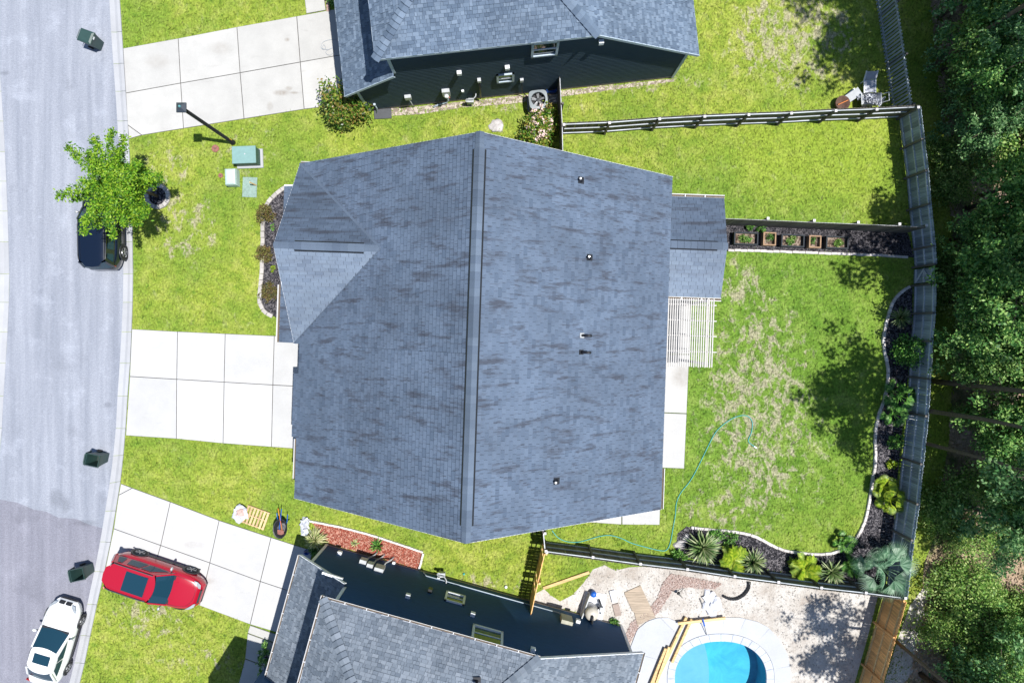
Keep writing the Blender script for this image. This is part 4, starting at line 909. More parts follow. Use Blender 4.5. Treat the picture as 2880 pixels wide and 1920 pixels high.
MB().beam(gn_*0.06 + gd*gL*0.1 + Vector((0, 0, 0.9)), gn_*0.06 + gd*gL*0.95 + Vector((0, 0, 1.48)), 0.03, 0.08).build('brace', M_rail, G)
fence('wooden_fence', 'brown board fence behind the raised planter boxes', tops([(2035, 615), (2160, 620), (2290, 626), (2414, 631), (2530, 636), (2606, 640)]), 1, M_fence_d, M_rail, M_post, seed=7, post_caps=True, bay=2.1)
fence('wooden_fence', 'weathered fence with rails between the main yard and the sandy pool yard', tops([(1535, 1555), (1667, 1572), (1801, 1591), (1933, 1606), (2066, 1626), (2189, 1642), (2310, 1658), (2435, 1672), (2546, 1687)]), 1, M_fence_d, M_rail, M_post, seed=8, bay=3, post_caps=True)
fence('wooden_fence', 'dark fence stub between the main house and the lower fence corner', tops([(1524, 1470), (1527, 1500), (1532, 1553)]), 1, M_fence_d, M_rail, M_post, seed=12, bay=1.5, post_caps=True)
fence('wooden_fence', 'new orange pine fence meeting the navy house wall', tops([(1531, 1557), (1512, 1640), (1492, 1732)]), 1, M_new, M_newp, M_newp, seed=9, bay=1.6, jit=0.02, brk=0.06)
fence('wooden_fence', 'new orange pine fence at the bottom right behind the pool yard', tops([(2550, 1692), (2520, 1795), (2485, 1920), (2440, 2080)]), -1, M_new, M_newp, M_new, seed=10, bay=2.3)
# ------------------------------------------------------------------ edging made of single stones
def edging(name, label, px, step, w, h, mat, jit=0.01, z=0.0, cat='edging'):
    P = [W(x, y) for x, y in px]; P = spline(P, 5); T = thing(name, label, cat, P[0]); R = resample(P, step)
    me = None
    for i in range(len(R)-1):
        a, b = R[i], R[i+1]; d = b-a
        if d.length < step*0.5: continue
        if me is None: me = MB().prism([(-step*0.48, -w/2), (step*0.48, -w/2), (step*0.48, w/2), (-step*0.48, w/2)], -0.03, h, 0.012).mesh('edging_stone'); me.materials.append(mat)
        link('edging_stone', me, None, T, TR((a+b)/2 - P[0] + Vector((random.uniform(-jit, jit), random.uniform(-jit, jit), z + random.uniform(-0.01, 0.01)))) @ rz(math.atan2(d.y, d.x) + random.uniform(-0.06, 0.06)))
    return T
edging('bed_edging', 'grey block edging round the front bed', [(806, 526), (785, 540), (764, 560), (747, 583), (741, 612), (740, 660), (739, 720), (737, 770), (734, 810), (731, 845), (739, 869), (758, 885), (778, 894)], 0.30, 0.19, 0.12, M_block)
edging('bed_edging', 'pale straight edging below the raised planter boxes', [(2046, 704), (2160, 707), (2300, 712), (2440, 717), (2500, 720), (2568, 725)], 0.32, 0.12, 0.11, M_edge_b)
edging('bed_edging', 'pale winding edging of the curved back bed', EDGE_R, 0.30, 0.13, 0.12, M_edge_b)
edging('scalloped_edging', 'white scalloped edging round the red mulch bed', [(872, 1463), (950, 1478), (1030, 1498), (1110, 1523), (1192, 1551)], 0.13, 0.09, 0.16, M_edge_w, 0.006)
edging('scalloped_edging', 'short white edging closing the right end of the red mulch bed', [(1191, 1553), (1186, 1575), (1178, 1602)], 0.14, 0.10, 0.16, M_edge_w, 0.006)
ringc = W(445, 553); T = thing('tree_ring', 'ring of grey blocks round the street tree', 'edging', ringc)
for i in range(16):
    a = i*2*math.pi/16; MB().prism([(0.44*math.cos(a-0.18), 0.44*math.sin(a-0.18)), (0.64*math.cos(a-0.18), 0.64*math.sin(a-0.18)), (0.64*math.cos(a+0.18), 0.64*math.sin(a+0.18)), (0.44*math.cos(a+0.18), 0.44*math.sin(a+0.18))], 0, 0.14+random.uniform(-0.01, 0.01), 0.015).build('edging_stone', M_block, T)
o = link('tree_ring_mulch', MB().lathe([(0.0, 0.0), (0.46, 0.03), (0.3, 0.07), (0.0, 0.09)], 20).mesh('mulch'), M_mulch, T)
# ------------------------------------------------------------------ vegetation
def leaf_cloud(rg, C, Rc, per, size, up=0.45, asp=0.5):
    k = len(C); n = k*per; c = np.repeat(C, per, 0) + rg.normal(0, 1, (n, 3))*Rc*np.array([1, 1, 0.7])
    nr = rg.normal(0, 1, (n, 3)); nr[:, 2] = np.abs(nr[:, 2]) + up; nr /= np.linalg.norm(nr, axis=1)[:, None]
    t = np.cross(nr, rg.normal(0, 1, (n, 3))); t /= np.linalg.norm(t, axis=1)[:, None]; b = np.cross(nr, t); L = size*rg.uniform(0.6, 1.4, n)[:, None]
    V = np.stack([c - t*L/2, c + b*L*asp/2, c + t*L/2, c - b*L*asp/2], 1).reshape(-1, 3)
    return V
def blob_centres(rg, n, rx, ry, rzz, hollow=0.45, lob=0.4, seed=0):
    d = rg.normal(0, 1, (n, 3)); d /= np.linalg.norm(d, axis=1)[:, None]; r = rg.uniform(hollow, 1.0, n)**0.6
    k = np.array([1 + lob*1.6*noise.noise(Vector(tuple(v*1.6)) + Vector((seed*3.7, seed*1.3, 0))) for v in d])
    return d*(r*k)[:, None]*np.array([rx, ry, rzz])
def quads(V): return np_mesh('leaves', V, np.arange(len(V)).reshape(-1, 4))
def limbs(mb, rg, base, tips, r0):
    for t in tips:
        t = Vector(tuple(t)); m = base.lerp(t, 0.5) + Vector((0, 0, 0.12*(t-base).length)); mb.tube([base, m, t], [r0, r0*0.6, r0*0.2], 5, False)
def bush(name, label, pos, rx, ry, h, mat, n=70, per=26, size=0.10, seed=1, cat='shrub', group=None, hollow=0.55, lob=0.35):
    rg = np.random.default_rng(seed); T = thing(name, label, cat, pos, 0, group)
    C = blob_centres(rg, n, rx, ry, h*0.5, hollow, lob, seed); C[:, 2] += h*0.55; C[:, 2] = np.maximum(C[:, 2], 0.08)
    V = leaf_cloud(rg, C, min(rx, ry)*0.16, per, size); V[:, 2] = np.maximum(V[:, 2], 0.03)
    link('foliage', quads(V), mat, T); m = MB(); limbs(m, rg, Vector((0, 0, 0.0)), C[::max(1, n//10)], 0.03); m.build('stem', M_bark, T); return T
# street tree over the navy car
def street_tree():
    rg = np.random.default_rng(5); B = W(445, 553); T = thing('street_tree', 'bright green street tree leaning over the navy car', 'tree', B)
    cc = W(325, 524, 4.3) - B; m = MB(); top = Vector((cc.x*0.4, cc.y*0.2, 3.2))
    m.tube([(0, 0, 0), (0.02, 0, 1.2), (cc.x*0.2, 0.02, 2.2), top], [0.085, 0.07, 0.06, 0.04], 8)
    tips = []; C = []
    for i in range(36):
        a = i*2.399 + rg.uniform(-0.35, 0.35); r = (0.5 + 0.5*rg.random())*(2.1 if i % 3 else 1.45); lay = (i % 3)*0.75; tip = np.array([cc.x + r*math.cos(a), cc.y + r*math.sin(a)*1.1, 3.5 + lay + rg.uniform(-0.2, 0.2)]); tips.append(tip)
        root = np.array([cc.x*0.85, cc.y*0.8, 3.3 + lay*1.15]); sd = np.array([-math.sin(a), math.cos(a), 0])
        for k in range(7):
            t = 0.22 + 0.78*k/6; c0 = root*(1-t) + tip*t
            for q in (-1, 0, 1): C.append(c0 + sd*q*0.26*(1.15-t)*rg.uniform(0.6, 1.3) + np.array([0, 0, rg.uniform(-0.08, 0.1)]))
    limbs(m, rg, top, tips, 0.035); m.build('trunk', M_bark, T, True)
    V = leaf_cloud(rg, np.array(C), 0.095, 30, 0.125, 0.4, 0.45); link('crown', quads(V), L_street, T)
street_tree()
bush('leafy_shrub', 'big glossy leafy shrub at the corner of the upper house', W(985, 318), 1.15, 1.0, 1.9, L_bush, 130, 34, 0.14, 2, hollow=0.3)
bush('leafy_shrub', 'bronze green round shrub, uppermost in the front bed', W(752, 604), 0.42, 0.42, 0.75, L_red, 50, 24, 0.08, 3)
bush('leafy_shrub', 'bronze green round shrub in the middle of the front bed', W(748, 716), 0.38, 0.38, 0.7, L_red, 50, 24, 0.08, 4)
bush('leafy_shrub', 'bronze green round shrub, lowest in the front bed', W(764, 822), 0.40, 0.42, 0.75, L_red, 50, 24, 0.08, 5)
bush('small_plant', 'small yellow plant between the lower two front bed shrubs', W(772, 757), 0.14, 0.2, 0.25, L_yel, 14, 14, 0.07, 6)
bush('small_plant', 'small green plant beside the upper front bed shrub', W(770, 640), 0.12, 0.18, 0.25, L_shrub, 14, 14, 0.06, 7)
T = bush('flowering_shrub', 'oleander with pale pink flowers below the air conditioner', W(1520, 372), 0.85, 0.95, 1.3, L_bush, 90, 26, 0.13, 8)
rg = np.random.default_rng(9); C = blob_centres(rg, 40, 0.8, 0.9, 0.6); C[:, 2] = np.abs(C[:, 2]) + 0.75; link('blossom', quads(leaf_cloud(rg, C, 0.05, 9, 0.09, 0.8, 0.8)), M_flower, T)
bush('leafy_shrub', 'round green shrub against the back fence beside the bed edging', W(2540, 982), 0.75, 0.75, 1.3, L_shrub, 90, 28, 0.12, 10)
bush('leafy_shrub', 'dense green shrub in the back bed below the palm group', W(2508, 1237), 0.34, 0.32, 0.6, L_shrub, 40, 22, 0.09, 11)
bush('leafy_shrub', 'small bright round shrub in the back bed by the fence', W(2503, 1303), 0.24, 0.2, 0.4, L_yel, 30, 20, 0.08, 12)
bush('leafy_shrub', 'low green shrub at the left end of the curved bed', W(1905, 1565), 0.4, 0.35, 0.35, L_shrub, 40, 20, 0.1, 13)
bush('leafy_shrub', 'dark shrub in the shade of the lower house front', W(752, 1850), 0.3, 1.0, 0.8, L_dark, 60, 22, 0.1, 14)
bush('leafy_shrub', 'dark shrub at the very top beside the upper garage', W(940, 2), 0.25, 0.4, 0.8, L_dark, 40, 22, 0.1, 15)
for i, (x, y, r, txt) in enumerate(((2050, 1510, 0.5, 'green ground plant behind the two yuccas along the edging'), (2010, 1502, 0.35, 'low green plant above the leftmost yucca'), (2510, 1090, 0.42, 'green plant in the shaded back bed above the box'), (2105, 640, 0.2, 'green weed behind the first planter box'), (2140, 646, 0.22, 'green weed between the first two planter boxes'), (1480, 1716, 0.2, 'weed by the new pine fence'), (1725, 1750, 0.25, 'weed beside the plywood sheet'))):
    bush('small_plant', txt, W(x, y), r, r*0.8, 0.3, L_shrub, 24, 18, 0.09, 30+i)
def rosette(name, label, pos, R, n, mat, seed=1, width=0.03, lift=0.55, cat='yucca', droop=0.25):
    rg = np.random.default_rng(seed); T = thing(name, label, cat, pos); V = []; F = []
    for i in range(n):
        a = rg.uniform(0, 6.283); el = rg.uniform(-0.05, 1.35)**1.0; L = R*rg.uniform(0.75, 1.1); ca, sa = math.cos(a), math.sin(a); o = len(V); z0 = lift
        for k, (s, w) in enumerate(((0.05, 0.7), (0.4, 1.0), (0.75, 0.7), (1.0, 0.05))):
            h = L*s*math.cos(el); z = z0 + L*s*math.sin(el) - droop*L*s*s*math.cos(el); ww = width*w
            V += [(h*ca - ww*sa, h*sa + ww*ca, max(z, 0.04)), (h*ca + ww*sa, h*sa - ww*ca, max(z, 0.04))]
        for k in range(3): F.append((o+2*k, o+2*k+1, o+2*k+3, o+2*k+2))
    link('foliage', np_mesh('blades', V, F), mat, T); MB().tube([(0, 0, 0), (0, 0, lift+0.05)], [0.09, 0.06], 7).build('stem', M_bark, T); return T
rosette('yucca_plant', 'large spiky yucca, leftmost in the curved bed by the lower fence', W(1968, 1530), 0.95, 190, L_yuc, 1, 0.035)
rosette('yucca_plant', 'spiky yucca right of the yellow green palm by the lower fence', W(2108, 1570), 0.72, 140, L_yuc, 2, 0.03)
rosette('yucca_plant', 'spiky yucca between the green palm and the big grey green palm', W(2325, 1596), 0.75, 140, L_yuc, 3, 0.03)
rosette('yucca_plant', 'dark spiky yucca in the shade at the top of the curved bed', W(2520, 893), 0.62, 150, L_yuc, 4, 0.02, 0.35)
rosette('ornamental_grass', 'variegated arching grass clump at the left end of the red mulch bed', W(892, 1513), 0.68, 200, L_var, 5, 0.03, 0.3, 'plant', 0.5)
rosette('ornamental_grass', 'dark green grass clump in the shade of the navy house corner', W(890, 1540), 0.45, 110, L_shrub, 6, 0.025, 0.25, 'plant', 0.5)
rosette('strap_plant', 'green strap leaved plant in the middle of the red mulch bed', W(1063, 1533), 0.5, 34, L_shrub, 7, 0.035, 0.15, 'plant', 0.4)
rosette('strap_plant', 'pale small plant left in the red mulch bed', W(1000, 1526), 0.28, 30, L_var, 8, 0.025, 0.1, 'plant', 0.4)
def frond_fan(L, nb=22, w=0.022, spread=2.3):
    V = []; F = []
    def strip(p, q, w0, w1, nrm):
        d = (q-p).normalized(); s = d.cross(nrm).normalized(); o = len(V); V.extend([tuple(p-s*w0), tuple(p+s*w0), tuple(q+s*w1), tuple(q-s*w1)]); F.append((o, o+1, o+2, o+3))
    h = Vector((L*0.5, 0, L*0.30)); strip(Vector((0, 0, 0)), h, 0.018, 0.014, Vector((0, 0, 1)))
    for i in range(nb):
        a = -spread/2 + spread*i/(nb-1); l = L*0.55*(1 - 0.25*abs(a)/(spread/2)); d = Vector((math.cos(a), math.sin(a), 0.18 - 0.25*abs(a)))
        mid = h + d*l*0.55; strip(h, mid, 0.008, w, Vector((0, 0, 1))); strip(mid, mid + Vector((d.x, d.y, d.z - 0.35))*l*0.45, w, 0.003, Vector((0, 0, 1)))
    return V, F
def frond_feather(L, nb=16, w=0.016):
    V = []; F = []
    def strip(p, q, w0, w1):
        d = (q-p).normalized(); s = d.cross(Vector((0, 0, 1))).normalized(); o = len(V); V.extend([tuple(p-s*w0), tuple(p+s*w0), tuple(q+s*w1), tuple(q-s*w1)]); F.append((o, o+1, o+2, o+3))
    def sp(t): return Vector((L*t*0.92, 0, L*(0.55*t - 0.55*t*t)))
    for k in range(6): strip(sp(k/6), sp((k+1)/6), 0.012, 0.01)
    for k in range(nb):
        t = 0.12 + 0.86*k/nb; l = L*0.34*(1 - 0.6*abs(t-0.45)); p = sp(t)
        for s in (-1, 1): strip(p, p + Vector((l*0.55, s*l*0.85, -0.1*l + 0.12*l)), w, 0.003)
    return V, F
def palm(name, label, pos, L, n, mat, kind, trunk=0.6, seed=1, nb=22, w=0.022):
    rg = random.Random(seed); T = thing(name, label, 'palm', pos); me = []
    for k in range(2):
        V, F = (frond_fan(L*(1-0.12*k), nb, w) if kind == 'fan' else frond_feather(L*(1-0.12*k), nb, w)); m = np_mesh('frond', V, F); m.materials.append(mat); me.append(m)
    MB().tube([(0, 0, 0), (0, 0, trunk*0.5), (0, 0, trunk)], [0.14, 0.12, 0.1], 8).build('trunk', M_bark, T)
    for i in range(n):
        M = TR((0, 0, trunk)) @ rz(i*2.399 + rg.uniform(-0.2, 0.2)) @ Matrix.Rotation(rg.uniform(-0.75, 0.35), 4, 'Y') @ Matrix.Rotation(rg.uniform(-0.3, 0.3), 4, 'X'); link('frond', me[i % 2], None, T, M)
    return T
palm('fan_palm', 'big grey green fan palm in the lower right corner of the yard', W(2445, 1572), 1.6, 18, L_fan, 'fan', 1.0, 1, 22, 0.018)
palm('feather_palm', 'yellow green palm between two yuccas by the lower fence', W(2055, 1565), 0.85, 26, L_yel, 'feather', 0.45, 2, 16, 0.03)
palm('feather_palm', 'bright green palm left of the big grey green palm', W(2252, 1588), 0.85, 24, L_yel, 'feather', 0.45, 3, 16, 0.028)
palm('fan_palm', 'yellow green palm at the back bed edging, upper of two', W(2470, 1362), 0.7, 20, L_yel, 'fan', 0.35, 4, 20, 0.022)
palm('fan_palm', 'yellow green palm at the back bed edging, lower of two', W(2492, 1398), 0.75, 20, L_yel, 'fan', 0.35, 5, 20, 0.022)
palm('fan_palm', 'dark green palm in the shaded back bed by the fence, upper', W(2512, 1110), 0.85, 15, L_shrub, 'fan', 0.5, 6, 20, 0.024)
palm('fan_palm', 'dark green palm in the shaded back bed, lower', W(2500, 1160), 0.7, 13, L_shrub, 'fan', 0.35, 7, 18, 0.022)
palm('fan_palm', 'dark shaded palm on the bend of the bed edging', W(2366, 1518), 0.6, 14, L_shrub, 'fan', 0.3, 8, 18, 0.018)
palm('feather_palm', 'green palm between the shaded bend palm and the big fan palm', W(2385, 1580), 0.7, 16, L_shrub, 'feather', 0.4, 9, 14, 0.022)
# ------------------------------------------------------------------ the woods behind the fence
def crown_mesh(seed, rx, rzz, n, per, size, Rc, hollow=0.3, lob=0.75, up=0.45):
    rg = np.random.default_rng(seed); C = blob_centres(rg, n, rx, rx, rzz, hollow, lob, seed); return leaf_cloud(rg, C, Rc, per, size, up), C
def tree_proto(seed, h, rx, rzz, mat, n, per, size, Rc, trunk_r, name, pine=False):
    V, C = crown_mesh(seed, rx, rzz, n, per, size, Rc); off = np.array([0, 0, h - rzz*0.9]); rg = np.random.default_rng(seed)
    me = quads(V + off); me.materials.append(mat); m = MB()
    m.tube([(0, 0, 0), (0.05*h*0.2, 0, h*0.4), (0.0, 0.08, h*0.9)], [trunk_r, trunk_r*0.75, trunk_r*0.2], 8)
    for c in C[::max(1, n//14)]:
        t = Vector(tuple(c + off)); b = Vector((0, 0.04, max(h*0.25, t.z - (0.5 if not pine else 0.2)*rzz*0.5))); limbs(m, rg, b, [t], trunk_r*0.3)
    tm = m.mesh('trunk', True); tm.materials.append(M_bark); return me, tm
PR = {'oak': [tree_proto(s, 5.0, 1.7, 1.7, L_dark, 100, 80, 0.145, 0.18, 0.09, 'oak') for s in (41, 42)], 'light': [tree_proto(s, 4.0, 1.4, 1.3, L_light, 70, 80, 0.13, 0.16, 0.06, 'light') for s in (43, 44)],
      'pine': [tree_proto(s, 17.0, 2.3, 2.8, L_pine, 40, 56, 0.30, 0.33, 0.17, 'pine', True) for s in (45, 46, 47)], 'young': [tree_proto(s, 6.5, 1.5, 2.6, L_pine, 110, 80, 0.15, 0.16, 0.08, 'young') for s in (48, 49)],
      'low': [tree_proto(s, 1.6, 1.1, 0.8, L_light, 70, 34, 0.14, 0.2, 0.03, 'low') for s in (50, 51)]}
LAB = {'oak': ('broadleaf_tree', 'dark green broadleaf tree in the woods behind the back fence', 'broadleaf trees in the woods'), 'light': ('understory_tree', 'light green low tree in the woods behind the back fence', 'low trees in the woods'),
       'pine': ('pine_tree', 'tall pine on the wood edge whose shadow falls over the back fence', 'tall pines on the wood edge'), 'young': ('young_pine', 'bluish green young pine in the woods behind the back fence', 'young pines in the woods'), 'low': ('forest_shrub', 'yellow green shrub on the forest floor behind the back fence', 'shrubs on the forest floor')}
def plant(kind, x, y, sc, i, a):
    nm, lb, gr = LAB[kind]; T = thing(nm, lb, 'tree' if kind != 'low' else 'shrub', (x, y, 0), a, gr); T.scale = (sc, sc, sc*random.uniform(0.9, 1.15))
    me, tm = PR[kind][i % len(PR[kind])]; link('crown', me, None, T); link('trunk', tm, None, T)
PZ = 15.0; sh = PZ/math.tan(SUN_EL)
for i, (px, py, sc) in enumerate(((2400, 1040, 0.8), (2365, 1120, 0.7), (2405, 1215, 0.6), (2490, 690, 0.85), (2535, 560, 0.65), (2430, 60, 1.0), (2400, 165, 0.75), (2500, 130, 0.65), (2330, 1750, 0.55), (2350, 1860, 0.85), (2440, 1890, 0.65), (2650, 600, 0.75), (2645, 300, 0.85), (2640, 850, 0.75), (2650, 1330, 0.7), (2640, 40, 0.75))):
    p = W(px, py); plant('pine', p.x + sh*math.cos(SUN_AZ)*sc, p.y + sh*math.sin(SUN_AZ)*sc, sc, i, i*1.3)
rr = random.Random(77); i = 0
def dens(y): return 0.9 if y > -8 else 0.42
gaps = [(2740, 570, 70), (2770, 1120, 75), (2700, 20, 45), (2800, 300, 50), (2760, 1600, 120), (2690, 1760, 110), (2830, 1720, 80), (2800, 1250, 50)]
for gy in range(-15, 15):
    for gx in range(0, 6):
        x = 21.7 + gx*1.5 + rr.uniform(-0.6, 0.6); y = gy*1.4 + rr.uniform(-0.6, 0.6)
        kind = rr.choice(('oak', 'oak', 'light', 'young', 'oak')); sc = rr.uniform(0.75, 1.25)
        if rr.random() > dens(y): continue
        zc = {'oak': 3.4, 'light': 2.8, 'young': 4.2}[kind]*sc; ix, iy = CX + x*FP/(HC-zc), CY - y*FP/(HC-zc)
        if ix > 3000: continue
        if any(math.hypot(ix-a, iy-b) < r for a, b, r in gaps): continue
        if y < -11 and x < 23.0 and rr.random() < 0.5: kind = 'low'
        plant(kind, x, y, sc, i, rr.uniform(0, 6.28)); i += 1
for k in range(52):
    x, y = (rr.uniform(20.8, 24.5), rr.uniform(-17, 17)) if k < 26 else (rr.uniform(20.6, 26.0), rr.uniform(-18.5, -7.5)); plant('low', x, y, rr.uniform(0.5, 1.0), k, rr.uniform(0, 6.28))
# ------------------------------------------------------------------ vehicles
def car(name, label, pos, ang, L, Wd, Hh, paintm, kind, wb, sunroof=None):
    """x forward. kind: suv, hatch or sedan"""
    T = thing(name, label, 'car', pos, ang); hw = Wd/2; m = MB(); rings = []; hl = L/2
    belt = Hh*0.63; nose = Hh*0.50; tailz = belt if kind != 'sedan' else Hh*0.64
    cowl = L*(0.20 if kind != 'sedan' else 0.16); rdk = -L*(0.5 if kind != 'sedan' else 0.30)
    def top(x):
        if x > cowl: t = (x-cowl)/(hl-cowl); return belt*1.02 - (belt*1.02-nose)*t**1.6 - (0.10*max(0, t-0.85)/0.15)
        if x < rdk: return tailz
        return belt
    ts = [-1, -0.985, -0.965, -0.94, -0.91, -0.87, -0.82, -0.78, -0.65, -0.5, -0.35, -0.2, 0, 0.15, 0.3, 0.42, 0.55, 0.66, 0.76, 0.82, 0.87, 0.91, 0.94, 0.965, 0.985, 1]
    for t in ts:
        x = t*hl; w = hw*(1 - (0.36 if t < 0 else 0.46)*abs(t)**(6 if t < 0 else 5.5)); zt = top(x); end = max(0, (abs(t)-0.93)/0.07)
        zt -= 0.22*end**2*(zt-0.3) ; zb = 0.22 + 0.12*end
        half = [(0.0, zt+0.012), (w*0.45, zt+0.008), (w*0.76, zt-0.005), (w*0.90, zt-0.05), (w*0.965, zt-0.14), (w, zt-0.28*(zt-0.2)), (w*0.99, 0.45), (w*0.94, zb+0.03), (w*0.8, zb)]
        rings.append([Vector((x, y, z)) for y, z in half] + [Vector((x, -y, z)) for y, z in reversed(half[1:])])
    m.loft(rings); m.build('body', paintm, T, True)
    # greenhouse
    if kind == 'suv': f0, f1, r1, r0 = cowl-0.02, L*0.05, -L*0.43, -L*0.475
    elif kind == 'hatch': f0, f1, r1, r0 = cowl, L*0.06, -L*0.37, -L*0.465
    else: f0, f1, r1, r0 = cowl+0.06, -L*0.02, -L*0.26, -L*0.40
    bw, tw = hw*0.90, hw*0.75; zb = belt-0.02; zr = Hh-0.045
    FL, FR, fl, fr = Vector((f0, bw*0.96, zb)), Vector((f0, -bw*0.96, zb)), Vector((f1, tw, zr)), Vector((f1, -tw, zr))
    RL, RR, rl, rr_ = Vector((r0, bw*0.92, tailz-0.02)), Vector((r0, -bw*0.92, tailz-0.02)), Vector((r1, tw*0.96, zr-0.02)), Vector((r1, -tw*0.96, zr-0.02))
    def patch(a, b, c, d, nm, mat, bulge, nu=8, nv=4, par=T):
        q = MB(); n = (b-a).cross(d-a).normalized()
        if n.z < 0: n = -n
        for j in range(nv+1):
            for i2 in range(nu+1):
                u, v = i2/nu, j/nv; p = a.lerp(b, u).lerp(d.lerp(c, u), v) + bulge*(4*u*(1-u)); q.v.append(tuple(p))
        for j in range(nv):
            for i2 in range(nu): q.f.append((j*(nu+1)+i2, j*(nu+1)+i2+1, (j+1)*(nu+1)+i2+1, (j+1)*(nu+1)+i2))
        return q.build(nm, mat, par, True)
    patch(FL, FR, fr, fl, 'windshield', M_cglass, Vector((0.12, 0, 0.0)))
    patch(RL, RR, rr_, rl, 'rear_window', M_cglass, Vector((-0.10, 0, 0)))
    for s, a, b, c, d in ((1, FL, RL, rl, fl), (-1, FR, RR, rr_, fr)):
        bo = Vector((0, s*0.05, 0)); patch(a, b, c, d, 'cabin_side', paintm, bo)
        def sq(u, v): return a.lerp(b, u).lerp(d.lerp(c, u), v) + bo*(4*u*(1-u)) + Vector((0, s*0.014, 0.006))
        for u0, u1, w0, w1 in ([(0.07, 0.40, 0.20, 0.40), (0.43, 0.72, 0.43, 0.70), (0.79, 0.93, 0.80, 0.90)] if kind == 'suv' else [(0.08, 0.47, 0.24, 0.47), (0.50, 0.90, 0.50, 0.80)]):
            patch(sq(u0, 0.14), sq(u1, 0.14), sq(w1, 0.86), sq(w0, 0.86), 'side_window', M_cglass, Vector((0, s*0.012, 0)), 4, 2)
    # roof skin
    q = MB(); nx, ny = 8, 8
    for i2 in range(nx+1):
        for j in range(ny+1):
            u, v = i2/nx, -1 + 2*j/ny; x = (r1-0.03) + (f1 + 0.02 - r1 + 0.03)*u + (0.10*(1-v*v) if i2 == nx else 0) - (0.08*(1-v*v) if i2 == 0 else 0)
            mid_x = (r1 + f1)/2; x = mid_x + (x - mid_x)*(1 - (0.10 if u > 0.5 else 0.17)*abs(v)**3.2); q.v.append((x, tw*1.03*v*(1 - 0.05*(2*u-1)**6), zr + 0.045*(1-v*v*v*v) - 0.03*(2*u-1)**2 - (0.02 if abs(v) == 1 else 0)))
    for i2 in range(nx):
        for j in range(ny): q.f.append((i2*(ny+1)+j, (i2+1)*(ny+1)+j, (i2+1)*(ny+1)+j+1, i2*(ny+1)+j+1))
    q.build('roof', paintm, T, True)
    for s, a, b, c, d in ((1, FL, fl, RL, rl), (-1, FR, fr, RR, rr_)):
        MB().beam(a + Vector((0.02, 0, 0)), b, 0.07, 0.05).build('pillar', paintm, T); MB().beam(c, d, 0.10, 0.05).build('pillar', paintm, T)
        if kind != 'sedan':
            MB().tube([(r1+0.12, s*tw*0.93, zr+0.03), (r1+0.3, s*tw*0.95, zr+0.065), (f1-0.3, s*tw*0.95, zr+0.065), (f1-0.12, s*tw*0.93, zr+0.03)], 0.022, 6).build('roof_rail', M_dgrey, T)
        mm = MB().ell((f0-0.22, s*(hw+0.09), belt+0.10), 0.07, 0.11, 0.08, 8, 6).build('mirror', M_steel if kind == 'suv' else paintm, T, True); MB().beam((f0-0.2, s*(hw*0.9), belt+0.03), (f0-0.21, s*(hw+0.05), belt+0.07), 0.05, 0.04).build('mirror_arm', M_blackp, mm)
        hx = hl*0.90; MB().add([(hl*0.80, s*hw*0.80, nose+0.15), (hl*0.88, s*hw*0.76, nose+0.10), (hl*0.95, s*hw*0.62, nose+0.03), (hl*0.965, s*hw*0.42, nose+0.02), (hl*0.93, s*hw*0.44, nose+0.075), (hl*0.87, s*hw*0.62, nose+0.13)], [(0, 1, 2, 3, 4, 5)]).build('headlight', M_lamp, T)
        MB().beam((-hl*0.955, s*hw*0.55, tailz-0.12), (-hl*0.93, s*hw*0.86, tailz-0.10), 0.05, 0.13).build('tail_light', M_tail, T)
        for k, wx in ((1, wb/2), (-1, -wb/2)):
            Rw = Hh*0.215
            wh = thing_part(T, 'wheel', (wx, s*(hw-0.10), Rw)); Mr = Matrix.Rotation(math.pi/2, 3, 'X')
            MB().lathe([(Rw*0.62, -0.11), (Rw*0.95, -0.115), (Rw, -0.08), (Rw, 0.08), (Rw*0.95, 0.115), (Rw*0.62, 0.11)], 20, (0, 0, 0), Mr).build('tyre', M_tyre, wh, True)
            sp = MB()
            for a5 in range(5):
                a_ = a5*2*math.pi/5; sp.beam((math.cos(a_)*0.03, s*0.118, math.sin(a_)*0.03), (math.cos(a_)*Rw*0.64, s*0.118, math.sin(a_)*Rw*0.64), 0.035, 0.05, up=(0, 1, 0))
            sp.lathe([(Rw*0.60, s*0.095), (Rw*0.67, s*0.122), (Rw*0.70, s*0.10)], 20, (0, 0, 0), Matrix.Rotation(-math.pi/2, 3, 'X')); sp.build('rim', M_rim, wh)
            ar = MB(); N_ = 12; pts = [(wx + math.cos(t)*Rw*1.16, s*(hw+0.004), Rw + math.sin(t)*Rw*1.16) for t in [math.pi*i3/N_ for i3 in range(N_+1)]]
            ar.tube(pts, 0.035, 5); ar.build('wheel_arch', M_blackp, T); MB().lathe([(Rw*1.13, 0), (Rw*1.13, 0.012)], 20, (wx, s*(hw-0.008), Rw), Matrix.Rotation(-s*math.pi/2, 3, 'X')).build('wheel_well', M_black, T)
        MB().beam((-wb/2+0.4, s*hw*1.0, 0.33), (wb/2-0.4, s*hw*1.0, 0.33), 0.03, 0.14).build('sill', M_blackp, T)
    if kind == 'sedan':
        for s in (1, -1): MB().box((hl*0.965, s*0.17, nose-0.03), (0.12, 0.26, 0.14)).build('grille', M_black, T)
    else: MB().beam((hl*0.985, -hw*0.36, nose-0.04), (hl*0.985, hw*0.36, nose-0.04), 0.06, 0.14).build('grille', M_blackp, T)
    MB().beam((hl*0.99, -hw*0.48, 0.36), (hl*0.99, hw*0.48, 0.36), 0.06, 0.16).build('bumper', M_blackp, T); MB().beam((-hl*0.985, -hw*0.6, 0.38), (-hl*0.985, hw*0.6, 0.38), 0.06, 0.18).build('bumper', M_blackp, T)
